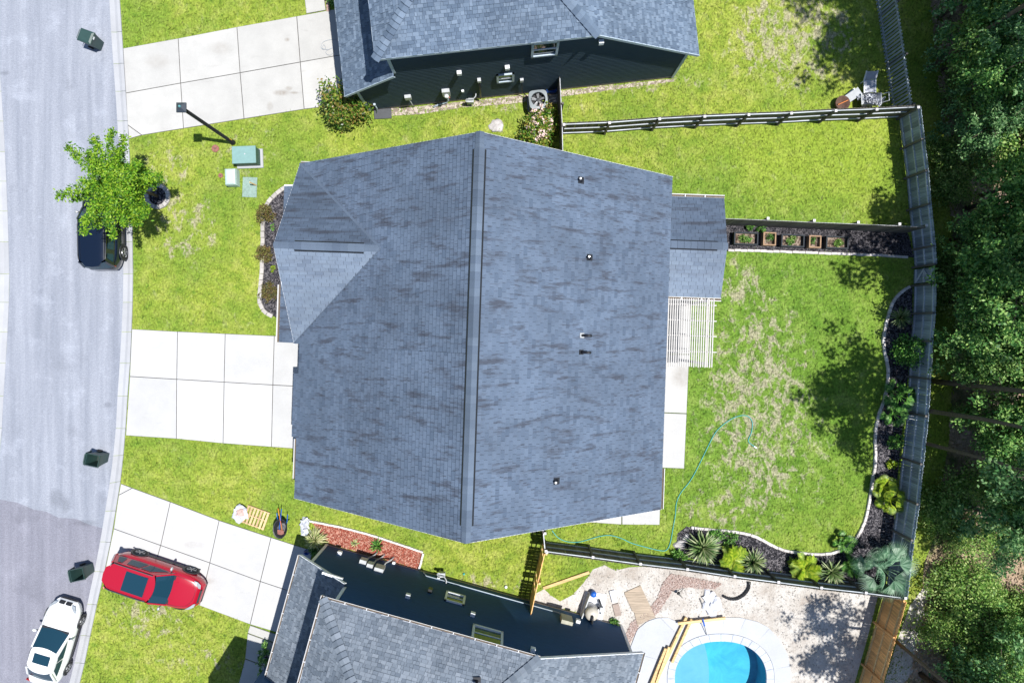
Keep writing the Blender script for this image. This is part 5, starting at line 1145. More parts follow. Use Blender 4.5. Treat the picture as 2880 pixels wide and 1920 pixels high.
    MB().beam((f0+0.03, -hw*0.78, belt+0.012), (f0+0.03, hw*0.78, belt+0.012), 0.12, 0.02).build('cowl', M_blackp, T)
    for s in (1, -1): MB().beam((cowl+0.15, s*hw*0.50, top(cowl+0.15)+0.012), (hl*0.86, s*hw*0.40, top(hl*0.86)+0.008), 0.018, 0.012).build('bonnet_crease', paintm, T); MB().tube([(cowl+0.05, s*hw*0.80, top(cowl+0.05)-0.004), (hl*0.6, s*hw*0.77, top(hl*0.6)-0.006), (hl*0.80, s*hw*0.62, top(hl*0.8)+0.004), (hl*0.88, s*hw*0.30, top(hl*0.88)+0.010), (hl*0.89, 0, top(hl*0.89)+0.012)], 0.008, 5).build('panel_gap', M_black, T)
    if sunroof:
        a, b, w = sunroof; sr = patch(Vector((a, w, zr+0.045)), Vector((a, -w, zr+0.045)), Vector((b, -w, zr+0.048)), Vector((b, w, zr+0.048)), 'sunroof', M_cglass, Vector((0, 0, 0.012)), 6, 2)
    if kind != 'sedan': MB().add([(r1-0.02, -tw*0.72, zr+0.012), (r1-0.02, tw*0.72, zr+0.012), (r1-0.20, tw*0.50, zr-0.005), (r1-0.24, 0, zr-0.0), (r1-0.20, -tw*0.50, zr-0.005)], [(0, 1, 2, 3, 4)]).build('spoiler', paintm, T)
    return T
def thing_part(parent, name, loc_):
    o = bpy.data.objects.new(name, None); COL.objects.link(o); o.parent = parent; o.location = loc_; MX[o.name] = mx(parent) @ TR(loc_); return o
car('car', 'red SUV with dark sunroof parked on the lower driveway', (-17.32, -12.10, 0.045), math.atan2(-0.317, 0.948), 4.55, 1.82, 1.62, M_red, 'suv', 2.66, (-1.15, -0.05, 0.48))
car('car', 'white sedan parked at the kerb in the bottom left corner', (-22.36, -15.13, 0.01), math.atan2(0.959, 0.284), 4.2, 1.68, 1.36, M_wcar, 'sedan', 2.4, (-0.75, -0.28, 0.40))
car('car', 'navy SUV parked under the street tree', (-20.0, 5.2, 0.01), math.radians(91), 4.3, 1.74, 1.6, M_navy, 'suv', 2.55)
# ------------------------------------------------------------------ wheeled bins
def bin_(label, topc, a, open_):
    p = topc.copy(); p.z = 0.0; T = thing('wheeled_bin', label, 'bin', p, a); hz = 1.02
    def ring(w, d, z, o=0): return [Vector((-d/2-o, -w/2-o, z)), Vector((d/2+o, -w/2-o, z)), Vector((d/2+o, w/2+o, z)), Vector((-d/2-o, w/2+o, z))]
    m = MB(); m.loft([ring(0.44, 0.46, 0.06), ring(0.5, 0.54, 0.55), ring(0.58, 0.64, 0.95), ring(0.58, 0.64, hz), ring(0.54, 0.60, hz), ring(0.44, 0.46, 0.2)], True, True); m.build('body', M_bin, T)
    MB().loft([ring(0.56, 0.62, hz-0.05, 0.035), ring(0.56, 0.62, hz-0.01, 0.035)], True, False).build('rim', M_bin, T)
    MB().add([v + Vector((0, 0, 0.001)) for v in ring(0.43, 0.45, 0.22)], [(0, 1, 2, 3)]).build('inside', M_bin_in, T)
    if open_:
        MB().add([(-0.36, -0.3, hz), (-0.36, 0.3, hz), (-0.44, 0.3, 0.42), (-0.44, -0.3, 0.42), (-0.39, -0.3, hz), (-0.39, 0.3, hz), (-0.47, 0.3, 0.42), (-0.47, -0.3, 0.42)], [(0, 1, 2, 3), (7, 6, 5, 4), (0, 3, 7, 4), (1, 5, 6, 2), (3, 2, 6, 7), (0, 4, 5, 1)]).build('lid', M_bin, T)
    else:
        l = MB(); l.loft([ring(0.62, 0.70, hz+0.005), ring(0.60, 0.68, hz+0.04), ring(0.42, 0.5, hz+0.075)]); lo = l.build('lid', M_bin, T); MB().box((0.35, 0.05, hz-0.04), (0.01, 0.14, 0.09)).build('sticker', M_white, T)
    MB().tube([(-0.33, -0.22, hz-0.05), (-0.42, -0.22, hz-0.02), (-0.42, 0.22, hz-0.02), (-0.33, 0.22, hz-0.05)], 0.016, 6).build('handle', M_bin, T)
    for s in (-1, 1): MB().lathe([(0.13, -0.03), (0.13, 0.03)], 14, (-0.24, s*0.27, 0.13), Matrix.Rotation(math.pi/2, 3, 'X')).build('wheel', M_tyre, T)
    MB().tube([(-0.24, -0.27, 0.13), (-0.24, 0.27, 0.13)], 0.012, 6).build('axle', M_steel, T)
bin_('dark green wheeled bin with closed lid on the road at the top left', W(242, 103, 1.02), math.radians(-20), False)
bin_('open dark green wheeled bin on the road beside the middle driveway', W(259, 1294, 1.02), math.radians(-12), True)
bin_('open dark green wheeled bin on the road behind the red SUV', W(216, 1616, 1.02), math.radians(12), True)
# ------------------------------------------------------------------ street furniture
B = W(656, 402); T = thing('street_lamp', 'black post lamp with square head beside the upper driveway', 'street lamp', B)
MB().lathe([(0.13, 0), (0.13, 0.12), (0.085, 0.16), (0.08, 5.2), (0.05, 5.25)], 12).build('post', M_black, T, True)
MB().box((0.075, 0.03, 0.5), (0.02, 0.04, 0.22)).build('id_tag', flat('yellow_tag', (0.7, 0.4, 0.02)), T)
lh = MB().loft([[Vector((x*s, y*s, z)) for x, y in ((-1, -1), (1, -1), (1, 1), (-1, 1))] for s, z in ((0.15, 5.22), (0.205, 5.30), (0.205, 5.36), (0.06, 5.47))]).build('lamp_head', flat('charcoal_metal', (0.035, 0.045, 0.06), 0.5), T)
MB().lathe([(0.05, 5.46), (0.055, 5.51), (0.035, 5.55), (0.0, 5.56)], 12).build('photocell', flat('teal_photocell', (0.10, 0.28, 0.30), 0.3), lh)
T = thing('transformer', 'green pad mounted transformer box beside the lamp post', 'utility box', W(706, 446), math.radians(2)); k = HC/FP
MB().prism([(-0.68, -0.50), (0.62, -0.50), (0.62, 0.45), (-0.68, 0.45)], -0.02, 0.10, 0.02).build('pad', M_curb, T)
MB().prism([(-0.6, -0.4), (0.5, -0.4), (0.5, 0.38), (-0.6, 0.38)], 0.1, 0.74).build('cabinet', M_transf_d, T)
MB().prism([(-0.63, -0.43), (0.53, -0.43), (0.53, 0.41), (-0.63, 0.41)], 0.74, 0.80, 0.015).build('lid', M_transf, T); MB().box((0.0, 0.02, 0.805), (0.06, 0.06, 0.02)).build('lifting_lug', M_grey, T)
T = thing('telecom_pedestal', 'pale mint utility box below the green transformer', 'utility box', W(660, 504), math.radians(2))
MB().loft([[Vector((x*s, y*s2, z)) for x, y in ((-0.26, -0.40), (0.26, -0.40), (0.26, 0.40), (-0.26, 0.40))] for s, s2, z in ((1, 1, 0), (1.05, 1.03, 0.4), (0.95, 0.96, 0.55), (0.62, 0.85, 0.60))]).build('cabinet', M_mint, T); MB().box((0.2, -0.1, 0.5), (0.16, 0.01, 0.02)).build('seam', M_transf_d, T)
T = thing('utility_vault', 'flat green vault lid in the lawn with a stake on it', 'vault', W(703, 527), math.radians(-2))
MB().prism([(-0.36, -0.5), (0.36, -0.5), (0.36, 0.5), (-0.36, 0.5)], -0.05, 0.05, 0.015).build('lid', M_vault, T)
T = thing('wooden_stake', 'orange brown wooden stake beside the flat vault lid', 'stake', W(722, 522)); MB().beam((0, 0, 0), (-0.06, 0, 0.75), 0.05, 0.04).build('stake', M_newp, T)
for px, py, lb in ((606, 418, 'rusty round valve cover near the lamp post'), (621, 494, 'rusty small valve cover near the pale mint box')):
    r = 0.19 if px == 606 else 0.12; T = thing('valve_cover', lb, 'cover', W(px, py)); MB().lathe([(0, 0.03), (r*0.3, 0.05), (r*0.95, 0.045), (r, 0)], 16).build('lid', M_rust, T); MB().lathe([(0.03, 0.05), (0.03, 0.065)], 8).build('knob', M_dgrey, T)
# ------------------------------------------------------------------ upper house surroundings
T = thing('air_conditioner', 'grey air conditioner unit beside the upper house', 'air conditioner', W(1512, 297), math.radians(6)); s_ = 0.44
oc = [(-s_, -s_+0.08), (-s_+0.08, -s_), (s_-0.08, -s_), (s_, -s_+0.08), (s_, s_-0.08), (s_-0.08, s_), (-s_+0.08, s_), (-s_, s_-0.08)]
MB().loft([[Vector((x, y, z)) for x, y in oc] for z in (0.06, 0.84)], True, False).build('cabinet', flat('ac_side', (0.10, 0.11, 0.12)), T)
MB().prism([(-0.5, -0.5), (0.5, -0.5), (0.5, 0.5), (-0.5, 0.5)], 0, 0.06).build('pad', M_curb, T)
n = 28; R1 = [(s_*1.03*math.copysign(min(1, abs(math.cos(t))**0.45), math.cos(t)), s_*1.03*math.copysign(min(1, abs(math.sin(t))**0.45), math.sin(t))) for t in [2*math.pi*i/n for i in range(n)]]
R2 = [(0.35*math.cos(t), 0.35*math.sin(t)) for t in [2*math.pi*i/n for i in range(n)]]
m = MB(); m.loft([[Vector((x, y, z)) for x, y in R] for R, z in ((R1, 0.82), (R1, 0.90), (R2, 0.93), (R2, 0.80))], True, False); m.build('top_panel', flat('ac_top', (0.23, 0.26, 0.28), 0.5), T)
MB().lathe([(0.35, 0.60), (0.35, 0.61)], 24).build('well', M_black, T)
for i in range(5):
    a = i*2*math.pi/5 + 0.3; d = Vector((math.cos(a), math.sin(a), 0)); e_ = Vector((-d.y, d.x, 0)); MB().add([d*0.07 + e_*0.04 + Vector((0, 0, 0.76)), d*0.07 - e_*0.04 + Vector((0, 0, 0.80)), d*0.32 - e_*0.065 + Vector((0, 0, 0.83)), d*0.32 + e_*0.065 + Vector((0, 0, 0.74))], [(0, 1, 2, 3)]).build('fan_blade', M_steel, T)
MB().lathe([(0.08, 0.74), (0.08, 0.86), (0.0, 0.87)], 12).build('hub', M_dgrey, T)
gr = MB()
for i in range(4): a = i*math.pi/4; gr.beam((-0.35*math.cos(a), -0.35*math.sin(a), 0.925), (0.35*math.cos(a), 0.35*math.sin(a), 0.925), 0.006, 0.006)
gr.build('grille', M_black, T)
for px, py, mt, lb in ((1550, 255, M_blue, 'blue plastic tub behind the air conditioner'), (1555, 284, M_grey, 'grey plastic box right of the air conditioner')):
    T = thing('storage_box', lb, 'box', W(px, py), 0.1); MB().loft([[Vector((x*s, y*s*0.8, z)) for x, y in ((-1, -1), (1, -1), (1, 1), (-1, 1))] for s, z in ((0.2, 0), (0.24, 0.3), (0.22, 0.3), (0.18, 0.05))]).build('tub', mt, T); MB().box((0, 0, 0.15), (0.3, 0.02, 0.26)).build('divider', mt, T)
T = thing('equipment_pad', 'dark rectangular pad below the upper house corner', 'pad', W(1077, 321), math.radians(3)); MB().prism([(-0.43, -0.25), (0.43, -0.25), (0.43, 0.25), (-0.43, 0.25)], 0, 0.07, 0.015).build('slab', M_dgrey, T)
T = thing('stone', 'flat greyish stump in the grass above the main ridge', 'stump', W(1398, 354)); MB().ell((0, 0, 0.0), 0.42, 0.32, 0.07, 12, 6, 0.5).build('stump', M_rock, T, True)
def hose(name, label, pts, r, mat, z=0.03, ends=None):
    P = spline([W(x, y, 0) + Vector((0, 0, z)) for x, y in pts], 6); T = thing(name, label, 'hose', P[0]); MB().tube([p - P[0] for p in P], r, 6).build('hose_line', mat, T, True)
    MB().tube([P[-1] - P[0], P[-1] - P[0] + (P[-1]-P[-2]).normalized()*0.16], r*1.9, 8).build('nozzle', M_white if ends is None else mat, T)
    return T
hose('garden_hose', 'teal garden hose looping across the back lawn', [(1552, 1490), (1569, 1510), (1593, 1521), (1624, 1523), (1654, 1516), (1685, 1507), (1715, 1504), (1746, 1512), (1777, 1526), (1823, 1539), (1859, 1547), (1875, 1544), (1885, 1523), (1893, 1480), (1899, 1446), (1902, 1413), (1914, 1385), (1942, 1349), (1967, 1303), (1991, 1254), (2015, 1211), (2052, 1180), (2083, 1168), (2104, 1171), (2115, 1187), (2113, 1214), (2104, 1239), (2120, 1254)], 0.021, M_hose, 0.04)
hose('grey_hose', 'coiled thin grey hose on the upper driveway by the garage', [(960, 115), (935, 113), (912, 119), (904, 132), (909, 141), (917, 138), (912, 128), (908, 138), (925, 141), (938, 136), (938, 148), (930, 157), (920, 154), (918, 146), (930, 139)], 0.012, M_hose_g, 0.065, 1)
# yard furniture at the top right
T = thing('lounge_chair', 'white sling lounge chair by the gappy top right fence', 'chair', W(2436, 240, 0), math.radians(2)); 
for x in (-0.28, 0.28): MB().beam((x, -0.5, 0.32), (x, 0.15, 0.36), 0.05, 0.05).build('side_rail', M_white, T); MB().beam((x, 0.15, 0.36), (x, 0.48, 0.62), 0.05, 0.05).build('side_rail', M_white, T)
MB().beam((0, -0.48, 0.33), (0, 0.14, 0.37), 0.52, 0.02).build('seat', flat('grey_sling', (0.42, 0.44, 0.5)), T); MB().beam((0, 0.16, 0.38), (0, 0.46, 0.62), 0.52, 0.02).build('backrest', flat('grey_sling', (0.42, 0.44, 0.5)), T)
for x in (-0.27, 0.27):
    for y in (-0.45, 0.1): MB().beam((x, y, 0), (x, y, 0.33), 0.04, 0.04).build('leg', M_white, T)
T = thing('garden_cart', 'grey cart full of clutter in the top right corner by the fence', 'cart', W(2435, 288), math.radians(2))
tub = MB(); tub.loft([[Vector((x*sx, y*0.28, z)) for x, y in ((-1, -1), (1, -1), (1, 1), (-1, 1))] for sx, z in ((0.35, 0.25), (0.5, 0.55), (0.46, 0.55), (0.3, 0.3))]); tub.build('tray', M_grey, T)
rg = np.random.default_rng(3); link('clutter', quads(leaf_cloud(rg, rg.normal(0, 1, (30, 3))*np.array([0.2, 0.12, 0.04]) + np.array([0, 0, 0.5]), 0.06, 6, 0.14, 0.3, 0.6)), M_bag, T)
MB().tube([(0.5, -0.2, 0.5), (0.72, -0.2, 0.8), (0.72, 0.2, 0.8), (0.5, 0.2, 0.5)], 0.02, 6).build('handle', M_white, T)
for s in (-1, 1): MB().lathe([(0.16, -0.03), (0.16, 0.03)], 12, (-0.2, s*0.3, 0.16), Matrix.Rotation(math.pi/2, 3, 'X')).build('wheel', M_tyre, T)
T = thing('cushion_stack', 'pale grey folded panel leaning beside the clutter cart', 'panel', W(2392, 275), math.radians(20)); MB().beam((-0.3, -0.05, 0.2), (0.3, 0.1, 0.45), 0.4, 0.05).build('panel', M_grey, T); MB().beam((-0.28, 0.0, 0.12), (0.3, 0.2, 0.14), 0.35, 0.08).build('cushion', M_white, T)
T = thing('fire_pit', 'round brown fire pit by the upper back fence', 'fire pit', W(2361, 296)); MB().lathe([(0.2, 0), (0.30, 0.1), (0.36, 0.36), (0.33, 0.36), (0.26, 0.14), (0.0, 0.12)], 18).build('bowl', flat('dark_rust', (0.10, 0.055, 0.04), 0.85, 0.3, 12), T, True); MB().tube([(-0.25, -0.1, 0.37), (0.25, 0.12, 0.37)], 0.02, 6).build('poker', M_orange, T)
# ------------------------------------------------------------------ raised planters
for i, (x0, y0, x1, y1, wd_, lb) in enumerate(((2065, 653, 2133, 688, 0, 'black raised planter box, nearest to the porch'), (2147, 653, 2183, 690, 1, 'small wooden planter box, second from the porch'), (2198, 659, 2263, 694, 0, 'black raised planter box in the middle of the row of five'), (2276, 662, 2310, 697, 1, 'small wooden planter box, fourth from the porch'), (2324, 664, 2387, 699, 0, 'black raised planter box, farthest from the porch'))):
    z = 0.42; a, b = W(x0, y1, z), W(x1, y0, z); c = (a+b)/2; c.z = 0; T = thing('planter_box', lb, 'planter', c, math.radians(-2.2)); hx, hy = (b.x-a.x)/2, (b.y-a.y)/2; mt = flat('planter_black', (0.018, 0.024, 0.032), 0.8) if not wd_ else flat('planter_wood', (0.30, 0.19, 0.115), 0.8, 0.2)
    for s in (-1, 1): MB().box((0, s*(hy-0.03), z/2), (2*hx, 0.06, z)).build('side_board', mt, T); MB().box((s*(hx-0.03), 0, z/2), (0.06, 2*hy-0.12, z)).build('end_board', mt, T)
    MB().box((0, 0, 0.13), (2*hx-0.12, 2*hy-0.12, 0.2)).build('soil', M_soil, T)
    for k in range(3 if not wd_ else 1):
        rg = np.random.default_rng(60+i*5+k); C = blob_centres(rg, 16, 0.16, 0.14, 0.14) + np.array([(rg.random()-0.5)*hx*1.1, (rg.random()-0.5)*hy*0.6, 0.32]); link('seedling', quads(leaf_cloud(rg, C, 0.04, 12, 0.07)), L_shrub if (i+k) % 2 else L_light, T)
# ------------------------------------------------------------------ items between the lower houses
T = thing('pallet', 'wooden pallet on the grass by the lower driveway', 'pallet', W(722, 1453), math.radians(-20))
for i in range(7): MB().box((-0.52 + i*0.173, 0, 0.125), (0.10, 0.92, 0.02)).build('deck_board', M_pallet, T)
for y in (-0.42, 0, 0.42): MB().box((0, y, 0.065), (1.15, 0.05, 0.10)).build('stringer', M_pallet, T)
T = thing('cement_bag', 'torn grey plastic bag on the left end of the pallet', 'bag', W(683, 1440) + Vector((0, 0, 0.135)), 0.4); MB().ell((0, 0, 0.09), 0.40, 0.36, 0.12, 18, 8, 0.7).build('bag', M_bag, T); MB().ell((0.03, 0.04, 0.17), 0.22, 0.2, 0.08, 14, 6, 0.6).build('contents', flat('pinkish_rubble', (0.50, 0.36, 0.32), 0.9, 0.3, 9), T)
T = thing('wheelbarrow', 'black wheelbarrow holding an orange shovel beside the pallet', 'wheelbarrow', W(800, 1470), math.radians(82))
R = lambda sx, sy, z: [Vector((-0.12 + sx*math.cos(t), sy*math.sin(t), z)) for t in [2*math.pi*i/16 for i in range(16)]]
MB().loft([R(0.25, 0.2, 0.3), R(0.46, 0.34, 0.58), R(0.49, 0.36, 0.6), R(0.44, 0.32, 0.58), R(0.24, 0.19, 0.33)]).build('tray', M_blackp, T)
MB().ell((-0.15, 0, 0.36), 0.27, 0.2, 0.07, 12, 6, 0.5).build('load', M_dgrey, T)
for s in (-1, 1): MB().tube([(-0.5, s*0.10, 0.2), (0.1, s*0.22, 0.36), (0.62, s*0.27, 0.58)], 0.02, 6).build('handle', M_blue, T); MB().beam((0.2, s*0.22, 0.36), (0.24, s*0.22, 0), 0.03, 0.03).build('leg', M_black, T)
MB().lathe([(0.18, -0.04), (0.18, 0.04)], 14, (-0.55, 0, 0.18), Matrix.Rotation(math.pi/2, 3, 'X')).build('wheel', M_tyre, T)
for k, (y0, y1, mt, lb) in enumerate(((-0.08, 0.20, M_orange, 'long shovel with orange handle lying in the wheelbarrow'), (0.06, 0.02, M_blue, 'long tool with blue handle lying in the wheelbarrow'))):
    S = thing('shovel', lb, 'shovel', W(800, 1470) + Vector((0, 0, 0.45)), math.radians(82)); MB().tube([(-0.2, y0, 0.05), (0.9, y1, 0.28)], 0.018, 6).build('shaft', mt, S); MB().beam((-0.45, y0-0.02, 0.0), (-0.2, y0, 0.05), 0.18, 0.015).build('blade', M_rust, S)
T = thing('plastic_sack', 'crumpled white plastic sacks beside the variegated grass', 'sack', W(862, 1472), 0.3); MB().ell((0, 0.1, 0.12), 0.24, 0.22, 0.18, 14, 8, 0.9).build('sack', M_bag, T); MB().ell((-0.12, -0.3, 0.12), 0.22, 0.24, 0.16, 14, 8, 0.9).build('sack', M_bag, T)
T = thing('blue_tub', 'blue crumpled bucket in the shade of the navy house corner', 'bucket', W(866, 1548)); MB().lathe([(0.1, 0), (0.14, 0.25), (0.13, 0.25), (0.09, 0.03), (0, 0.03)], 14).build('bucket', M_blue, T); MB().tube([(-0.14, 0, 0.25), (0, 0.08, 0.36), (0.14, 0, 0.25)], 0.008, 5).build('handle', M_steel, T)
T = thing('ball', 'small white ball in the grass by the navy house', 'ball', W(1423, 1648)); MB().ell((0, 0, 0.08), 0.08, 0.08, 0.08, 12, 8).build('ball', M_white, T, True)
T = thing('ball', 'small turquoise ball in the grass by the navy house', 'ball', W(1305, 1612)); MB().ell((0, 0, 0.06), 0.06, 0.06, 0.06, 12, 8).build('ball', M_hose, T, True)
T = thing('bird_box', 'small pale box fixed to the back fence', 'box', W(2545, 1170), 0.1); MB().box((0, 0, 0.25), (0.26, 0.22, 0.5)).build('box', M_grey, T); MB().box((0, 0, 0.515), (0.32, 0.27, 0.03)).build('lid', M_grey, T)
for px, py, lb in ((1913, 1530, 'grey rock at the left end of the curved bed'), (1930, 1512, 'smaller rock beside the leftmost yucca')):
    T = thing('garden_rock', lb, 'rock', W(px, py)); MB().ell((0, 0, 0.05), 0.32 if px == 1913 else 0.2, 0.2, 0.13, 10, 6, 0.6).build('rock', M_rock, T)
# ------------------------------------------------------------------ pool yard
PW = lambda k, n=48: WL(pool_ring(k, n))
T = thing('swimming_pool', 'turquoise oval swimming pool at the bottom edge', 'pool', W(*POOLC)); O = W(*POOLC)
def pool_tile(name, deep, shal):
    n = N(name); c = n.ramp(n.noise(1.1, n.O, 4, 0.7, 1.0), [(0.35, deep), (0.65, shal)]); n.set(Base_Color=c, Roughness=0.6); return n.m
M_pl = pool_tile('turquoise_plaster', (0.014, 0.29, 0.42), (0.04, 0.39, 0.52)); M_pl_s = pool_tile('shallow_plaster', (0.11, 0.32, 0.48), (0.14, 0.36, 0.52))
ring = [p - O for p in PW(0)]; m = MB(); n = len(ring)
m.add([(p.x, p.y, -0.02) for p in ring] + [(p.x*0.97, p.y*0.97, -1.15) for p in ring] + [(0, 0, -1.25)], [(i, (i+1) % n, (i+1) % n+n, i+n) for i in range(n)] + [(i+n, (i+1) % n+n, 2*n) for i in range(n)]); m.build('basin', M_pl, T)
rad = [p*0.985 for p in PW(0, 160)]; rad = [p - O*0.985 for p in rad]
xs = W(1982, 1906).x - O.x; lo_ = sorted([p for p in rad if p.x < xs], key=lambda p: p.y); y0_, y1_ = lo_[0].y, lo_[-1].y
arc = [Vector((xs + 0.30*(1 - (2*i/12-1)**2), y1_ + (y0_-y1_)*i/12, 0)) for i in range(13)]
MB().prism([(p.x, p.y) for p in lo_] + [(p.x, p.y) for p in arc[1:-1]], -1.14, -0.30).build('tanning_shelf', M_pl_s, T)
wn_ = N('pool_water'); tr = wn_.t.nodes.new('ShaderNodeBsdfTransparent'); tr.inputs[0].default_value = (0.78, 0.95, 0.99, 1); gl = wn_.t.nodes.new('ShaderNodeBsdfGlossy'); gl.inputs['Roughness'].default_value = 0.03
fr_ = wn_.t.nodes.new('ShaderNodeFresnel'); fr_.inputs[0].default_value = 1.33; ms = wn_.t.nodes.new('ShaderNodeMixShader'); bp = wn_.t.nodes.new('ShaderNodeBump'); bp.inputs['Strength'].default_value = 0.25; bp.inputs['Distance'].default_value = 0.05
wn_.put(bp.inputs['Height'], wn_.noise(4.0, wn_.P, 3, 0.6, 1.0)); wn_.t.links.new(bp.outputs[0], gl.inputs['Normal']); wn_.t.links.new(fr_.outputs[0], ms.inputs[0]); wn_.t.links.new(tr.outputs[0], ms.inputs[1]); wn_.t.links.new(gl.outputs[0], ms.inputs[2]); wn_.t.links.new(ms.outputs[0], wn_.out.inputs[0])
MB().add([(p.x*0.995, p.y*0.995, -0.09) for p in ring], [tuple(range(n))]).build('water', wn_.m, T)
# coping stones
cA, cB = [p - O for p in PW(-2, 96)], [p - O for p in PW(19, 96)]
M_cop = flat('coping_stone', (0.44, 0.47, 0.53), 0.8, 0.12, 5, rv=0.08)
for i in range(0, 96, 3):
    a_, b_ = [cA[(i+k) % 96] for k in range(4)], [cB[(i+k) % 96] for k in range(4)]
    sh_ = 0.012
    a_[0] = a_[0].lerp(a_[1], 0.06); b_[0] = b_[0].lerp(b_[1], 0.06); MB().prism([(p.x, p.y) for p in a_] + [(p.x, p.y) for p in reversed(b_)], -0.03, 0.075, 0.01).build('coping_stone', M_cop, T)
DECK = [(1744, 1915), (1760, 1850), (1776, 1810), (1792, 1768), (1820, 1745), (1850, 1735), (1878, 1735), (1902, 1746), (1925, 1748), (1954, 1741), (2022, 1734), (2083, 1735), (2129, 1746), (2160, 1762), (2191, 1795), (2215, 1838), (2222, 1884), (2220, 1930), (2205, 1990), (2150, 2060), (2060, 2090), (1900, 2100), (1760, 2080), (1730, 2000)]
ds = WL(DECK); Dk = bpy.data.objects.new('pool_deck', None); COL.objects.link(Dk); Dk['kind'] = 'structure'; MX[Dk.name] = Matrix.Identity(4)
def ray_out(a):
    d = Vector((math.cos(a), math.sin(a), 0)); best = None
    for i in range(len(ds)):
        p, q = ds[i]-O, ds[(i+1) % len(ds)]-O; e_ = q-p; den = d.x*e_.y - d.y*e_.x
        if abs(den) < 1e-9: continue
        t = (p.x*e_.y - p.y*e_.x)/den; s_ = (p.x*d.y - p.y*d.x)/den
        if t > 0 and -1e-6 <= s_ <= 1+1e-6 and (best is None or t > best): best = t
    return d*(best or 3)
ci = [p - O for p in PW(20, 240)]
cuts = [0.18, 0.80, 1.18, 1.52, 1.90, 2.35, 2.85, 3.5, 4.2, 5.0, 5.7, 0.18+2*math.pi]
for k in range(len(cuts)-1):
    a0, a1 = cuts[k]+0.0016, cuts[k+1]-0.0016; N_ = 14; outp = [ray_out(a0 + (a1-a0)*i/N_) for i in range(N_+1)]; inn = []
    for i in range(N_+1):
        a = a0 + (a1-a0)*i/N_; inn.append(min(ci, key=lambda p: abs((math.atan2(p.y, p.x) - a + math.pi) % (2*math.pi) - math.pi)))
    MB().prism([tuple((p+O))[:2] for p in outp] + [tuple((p+O))[:2] for p in reversed(inn)], -0.05, 0.06).build('slab', M_deck, Dk)
def plank(name, label, p, q, w, h, z, mat=M_newp, cat='lumber', group=None):
    a, b = W(*p, z), W(*q, z); T = thing(name, label, cat, Vector((a.x, a.y, 0)), 0, group); MB().beam(Vector((0, 0, z)), b - a + Vector((0, 0, z)), w, h).build('timber', mat, T); return T
plank('timber_beam', 'long pine beam lying on the grass by the new pine fence', (1528, 1653), (1657, 1608), 0.14, 0.10, 0.06)
zz = 0.14
for i, (p, q, lb) in enumerate((((1907, 1752), (2040, 1737), 'pine beam lying across the pool deck pile, top end on the sand'), ((1930, 1735), (1836, 1925), 'longest pine beam in the pile on the pool deck'), ((1945, 1740), (1890, 1862), 'pine beam on the right of the pool deck pile'), ((1905, 1790), (1850, 1905), 'pine beam on the left of the pool deck pile'), ((1872, 1822), (1826, 1935), 'shorter pine beam at the lower left of the pool deck pile'), ((1882, 1818), (1846, 1920), 'shorter pine beam beside the lower left one in the pool deck pile'))):
    plank('timber_beam', lb, p, q, 0.12, 0.10, zz + (0.11 if i == 0 else 0.02*i))
T = thing('plywood_sheet', 'weathered plywood sheet lying on the sand', 'plywood', W(1800, 1700)); pts = [(1756, 1664), (1801, 1644), (1843, 1734), (1820, 1742), (1793, 1757), (1783, 1720), (1778, 1716), (1757, 1670)]
MB().prism([tuple(p - W(1800, 1700))[:2] for p in WL(pts)], 0.03, 0.06, 0.004).build('sheet', M_ply, T)
T = thing('pool_pump', 'white pool equipment pad with filter tank beside the navy house', 'pool equipment', W(1668, 1698), math.radians(-8))
MB().prism([(-0.6, -0.75), (0.55, -0.75), (0.6, 0.6), (-0.5, 0.6)], 0, 0.08, 0.015).build('pad', M_white, T)
MB().lathe([(0.30, 0.08), (0.34, 0.2), (0.34, 0.75), (0.28, 0.9), (0.1, 0.97), (0.0, 0.98)], 20, (-0.12, -0.2, 0)).build('filter_tank', flat('tan_tank', (0.50, 0.47, 0.41), 0.4), T, True)
MB().tube([(-0.12, -0.2, 0.98), (-0.12, -0.2, 1.1), (-0.1, -0.5, 1.1), (-0.05, -0.6, 0.5), (0.2, -0.6, 0.3)], 0.05, 8).build('pipe', M_blackp, T, True)
MB().tube([(-0.45, 0.45, 0.25), (0.1, 0.45, 0.25), (0.4, 0.2, 0.25), (0.45, -0.4, 0.25)], 0.045, 8).build('pipe', M_white, T, True); MB().tube([(0.2, -0.1, 0.25), (0.35, 0.1, 0.4), (0.2, 0.4, 0.3)], 0.05, 8).build('pipe', M_blackp, T, True)
MB().lathe([(0.14, 0.08), (0.16, 0.3), (0.12, 0.42), (0, 0.43)], 14, (-0.1, 0.6, 0)).build('pump', M_blue, T, True); MB().box((0.35, 0.0, 0.35), (0.16, 0.22, 0.5)).build('control_box', M_grey, T); MB().lathe([(0.13, 0.08), (0.13, 0.35), (0, 0.36)], 12, (-0.1, -0.62, 0)).build('chlorinator', M_blackp, T)
MB().beam((-0.58, -0.7, 0.35), (-0.30, 0.62, 0.35), 0.05, 0.5).build('screen', M_grey, T)
T = thing('bagged_stone', 'plastic wrapped bundle on the sand right of the pool equipment', 'bundle', W(1728, 1688), math.radians(-75)); MB().box((-0.25, 0, 0.06), (0.6, 0.26, 0.1)).build('bundle', M_bag, T); MB().box((0.45, 0.0, 0.05), (0.6, 0.32, 0.06)).build('board', flat('dirty_board', (0.30, 0.24, 0.21), 0.9), T)
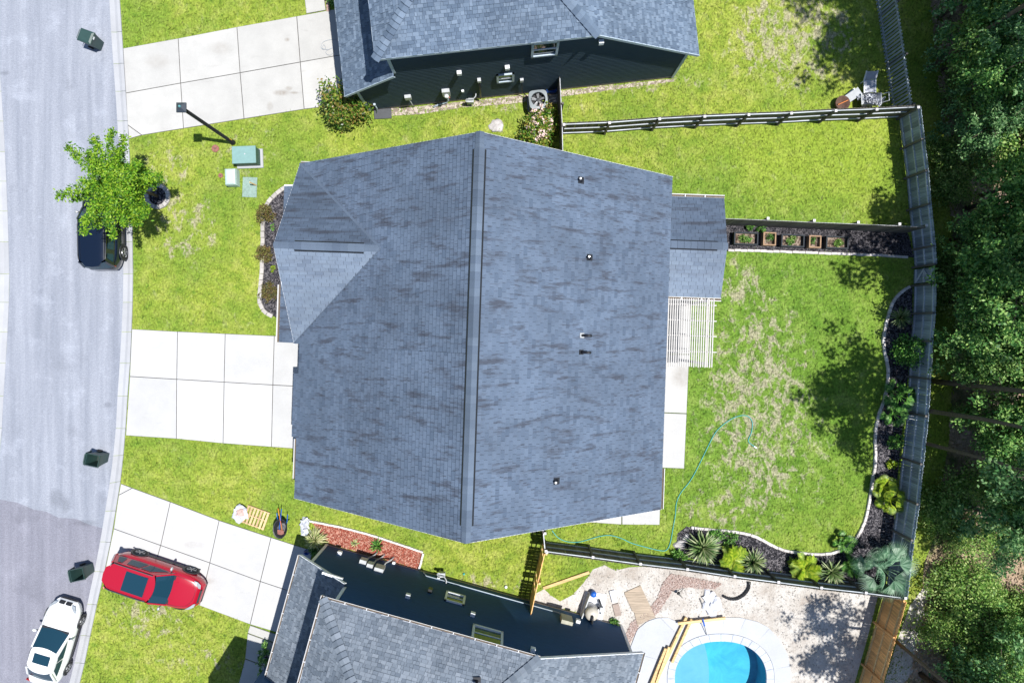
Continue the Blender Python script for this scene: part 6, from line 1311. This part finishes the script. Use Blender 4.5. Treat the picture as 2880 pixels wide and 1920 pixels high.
P = spline([W(2034, 1675, 0.1), W(2052, 1683, 0.1), W(2072, 1683, 0.1), W(2092, 1672, 0.1), (W(2105, 1655, 0.1)), W(2107, 1641, 0.1)], 6); T = thing('drain_pipe', 'black corrugated drain pipe curved on the sand', 'pipe', P[0]); O2 = P[0].copy(); O2.z = 0; T.location.z = 0
MB().tube([p - O2 for p in P], [0.075 if i % 2 else 0.06 for i in range(len(P))], 8).build('pipe_body', M_black, T)
MB().tube([P[-1]-O2, P[-1]-O2 + (P[-1]-P[-2]).normalized()*0.1], 0.085, 10).build('coupling', M_blackp, T)
T = thing('pipe_stand', 'black tripod stand lying on the sand by the gravel', 'stand', W(1905, 1662)); 
for a_ in (2.9, -0.9, 0.5): MB().tube([(0, 0, 0.25), (0.42*math.cos(a_), 0.42*math.sin(a_), 0.02)], 0.014, 5).build('leg', M_black, T)
MB().lathe([(0.06, 0.2), (0.09, 0.26), (0.03, 0.34)], 8).build('head', M_blackp, T)
T = thing('sand_bag', 'crumpled clear plastic bag on the sand above the pool deck', 'bag', W(2003, 1693), 0.5); MB().ell((0, 0, 0.08), 0.42, 0.5, 0.13, 20, 8, 1.1).build('bag', M_bag, T); MB().tube([(-0.45, 0.5, 0.06), (-0.5, 0.1, 0.08), (-0.42, -0.35, 0.06)], 0.02, 6).build('strap', M_dgrey, T)
T = thing('clamp_tool', 'blue and black long tool resting on the pool deck edge', 'tool', W(1975, 1745), 0.1); MB().tube([(-0.05, 0.25, 0.35), (0.0, -0.1, 0.36)], 0.04, 8).build('grip', M_blue, T); MB().tube([(0.0, -0.1, 0.36), (0.12, -0.65, 0.12)], 0.016, 6).build('bar', M_black, T)
for k, (px, py) in enumerate(((2085, 1591), (2130, 1627))):
    pass
T = thing('brick_border', 'brick paver strip beside the upper walkway at the top edge', 'pavers', W(922, 20))
for i in range(6): MB().prism([(-0.09, -0.1), (0.09, -0.1), (0.09, 0.1), (-0.09, 0.1)], 0, 0.06, 0.008).build('brick', M_brickp, T).location = (0.03 - 0.02*i, -0.15 + i*0.22, 0)
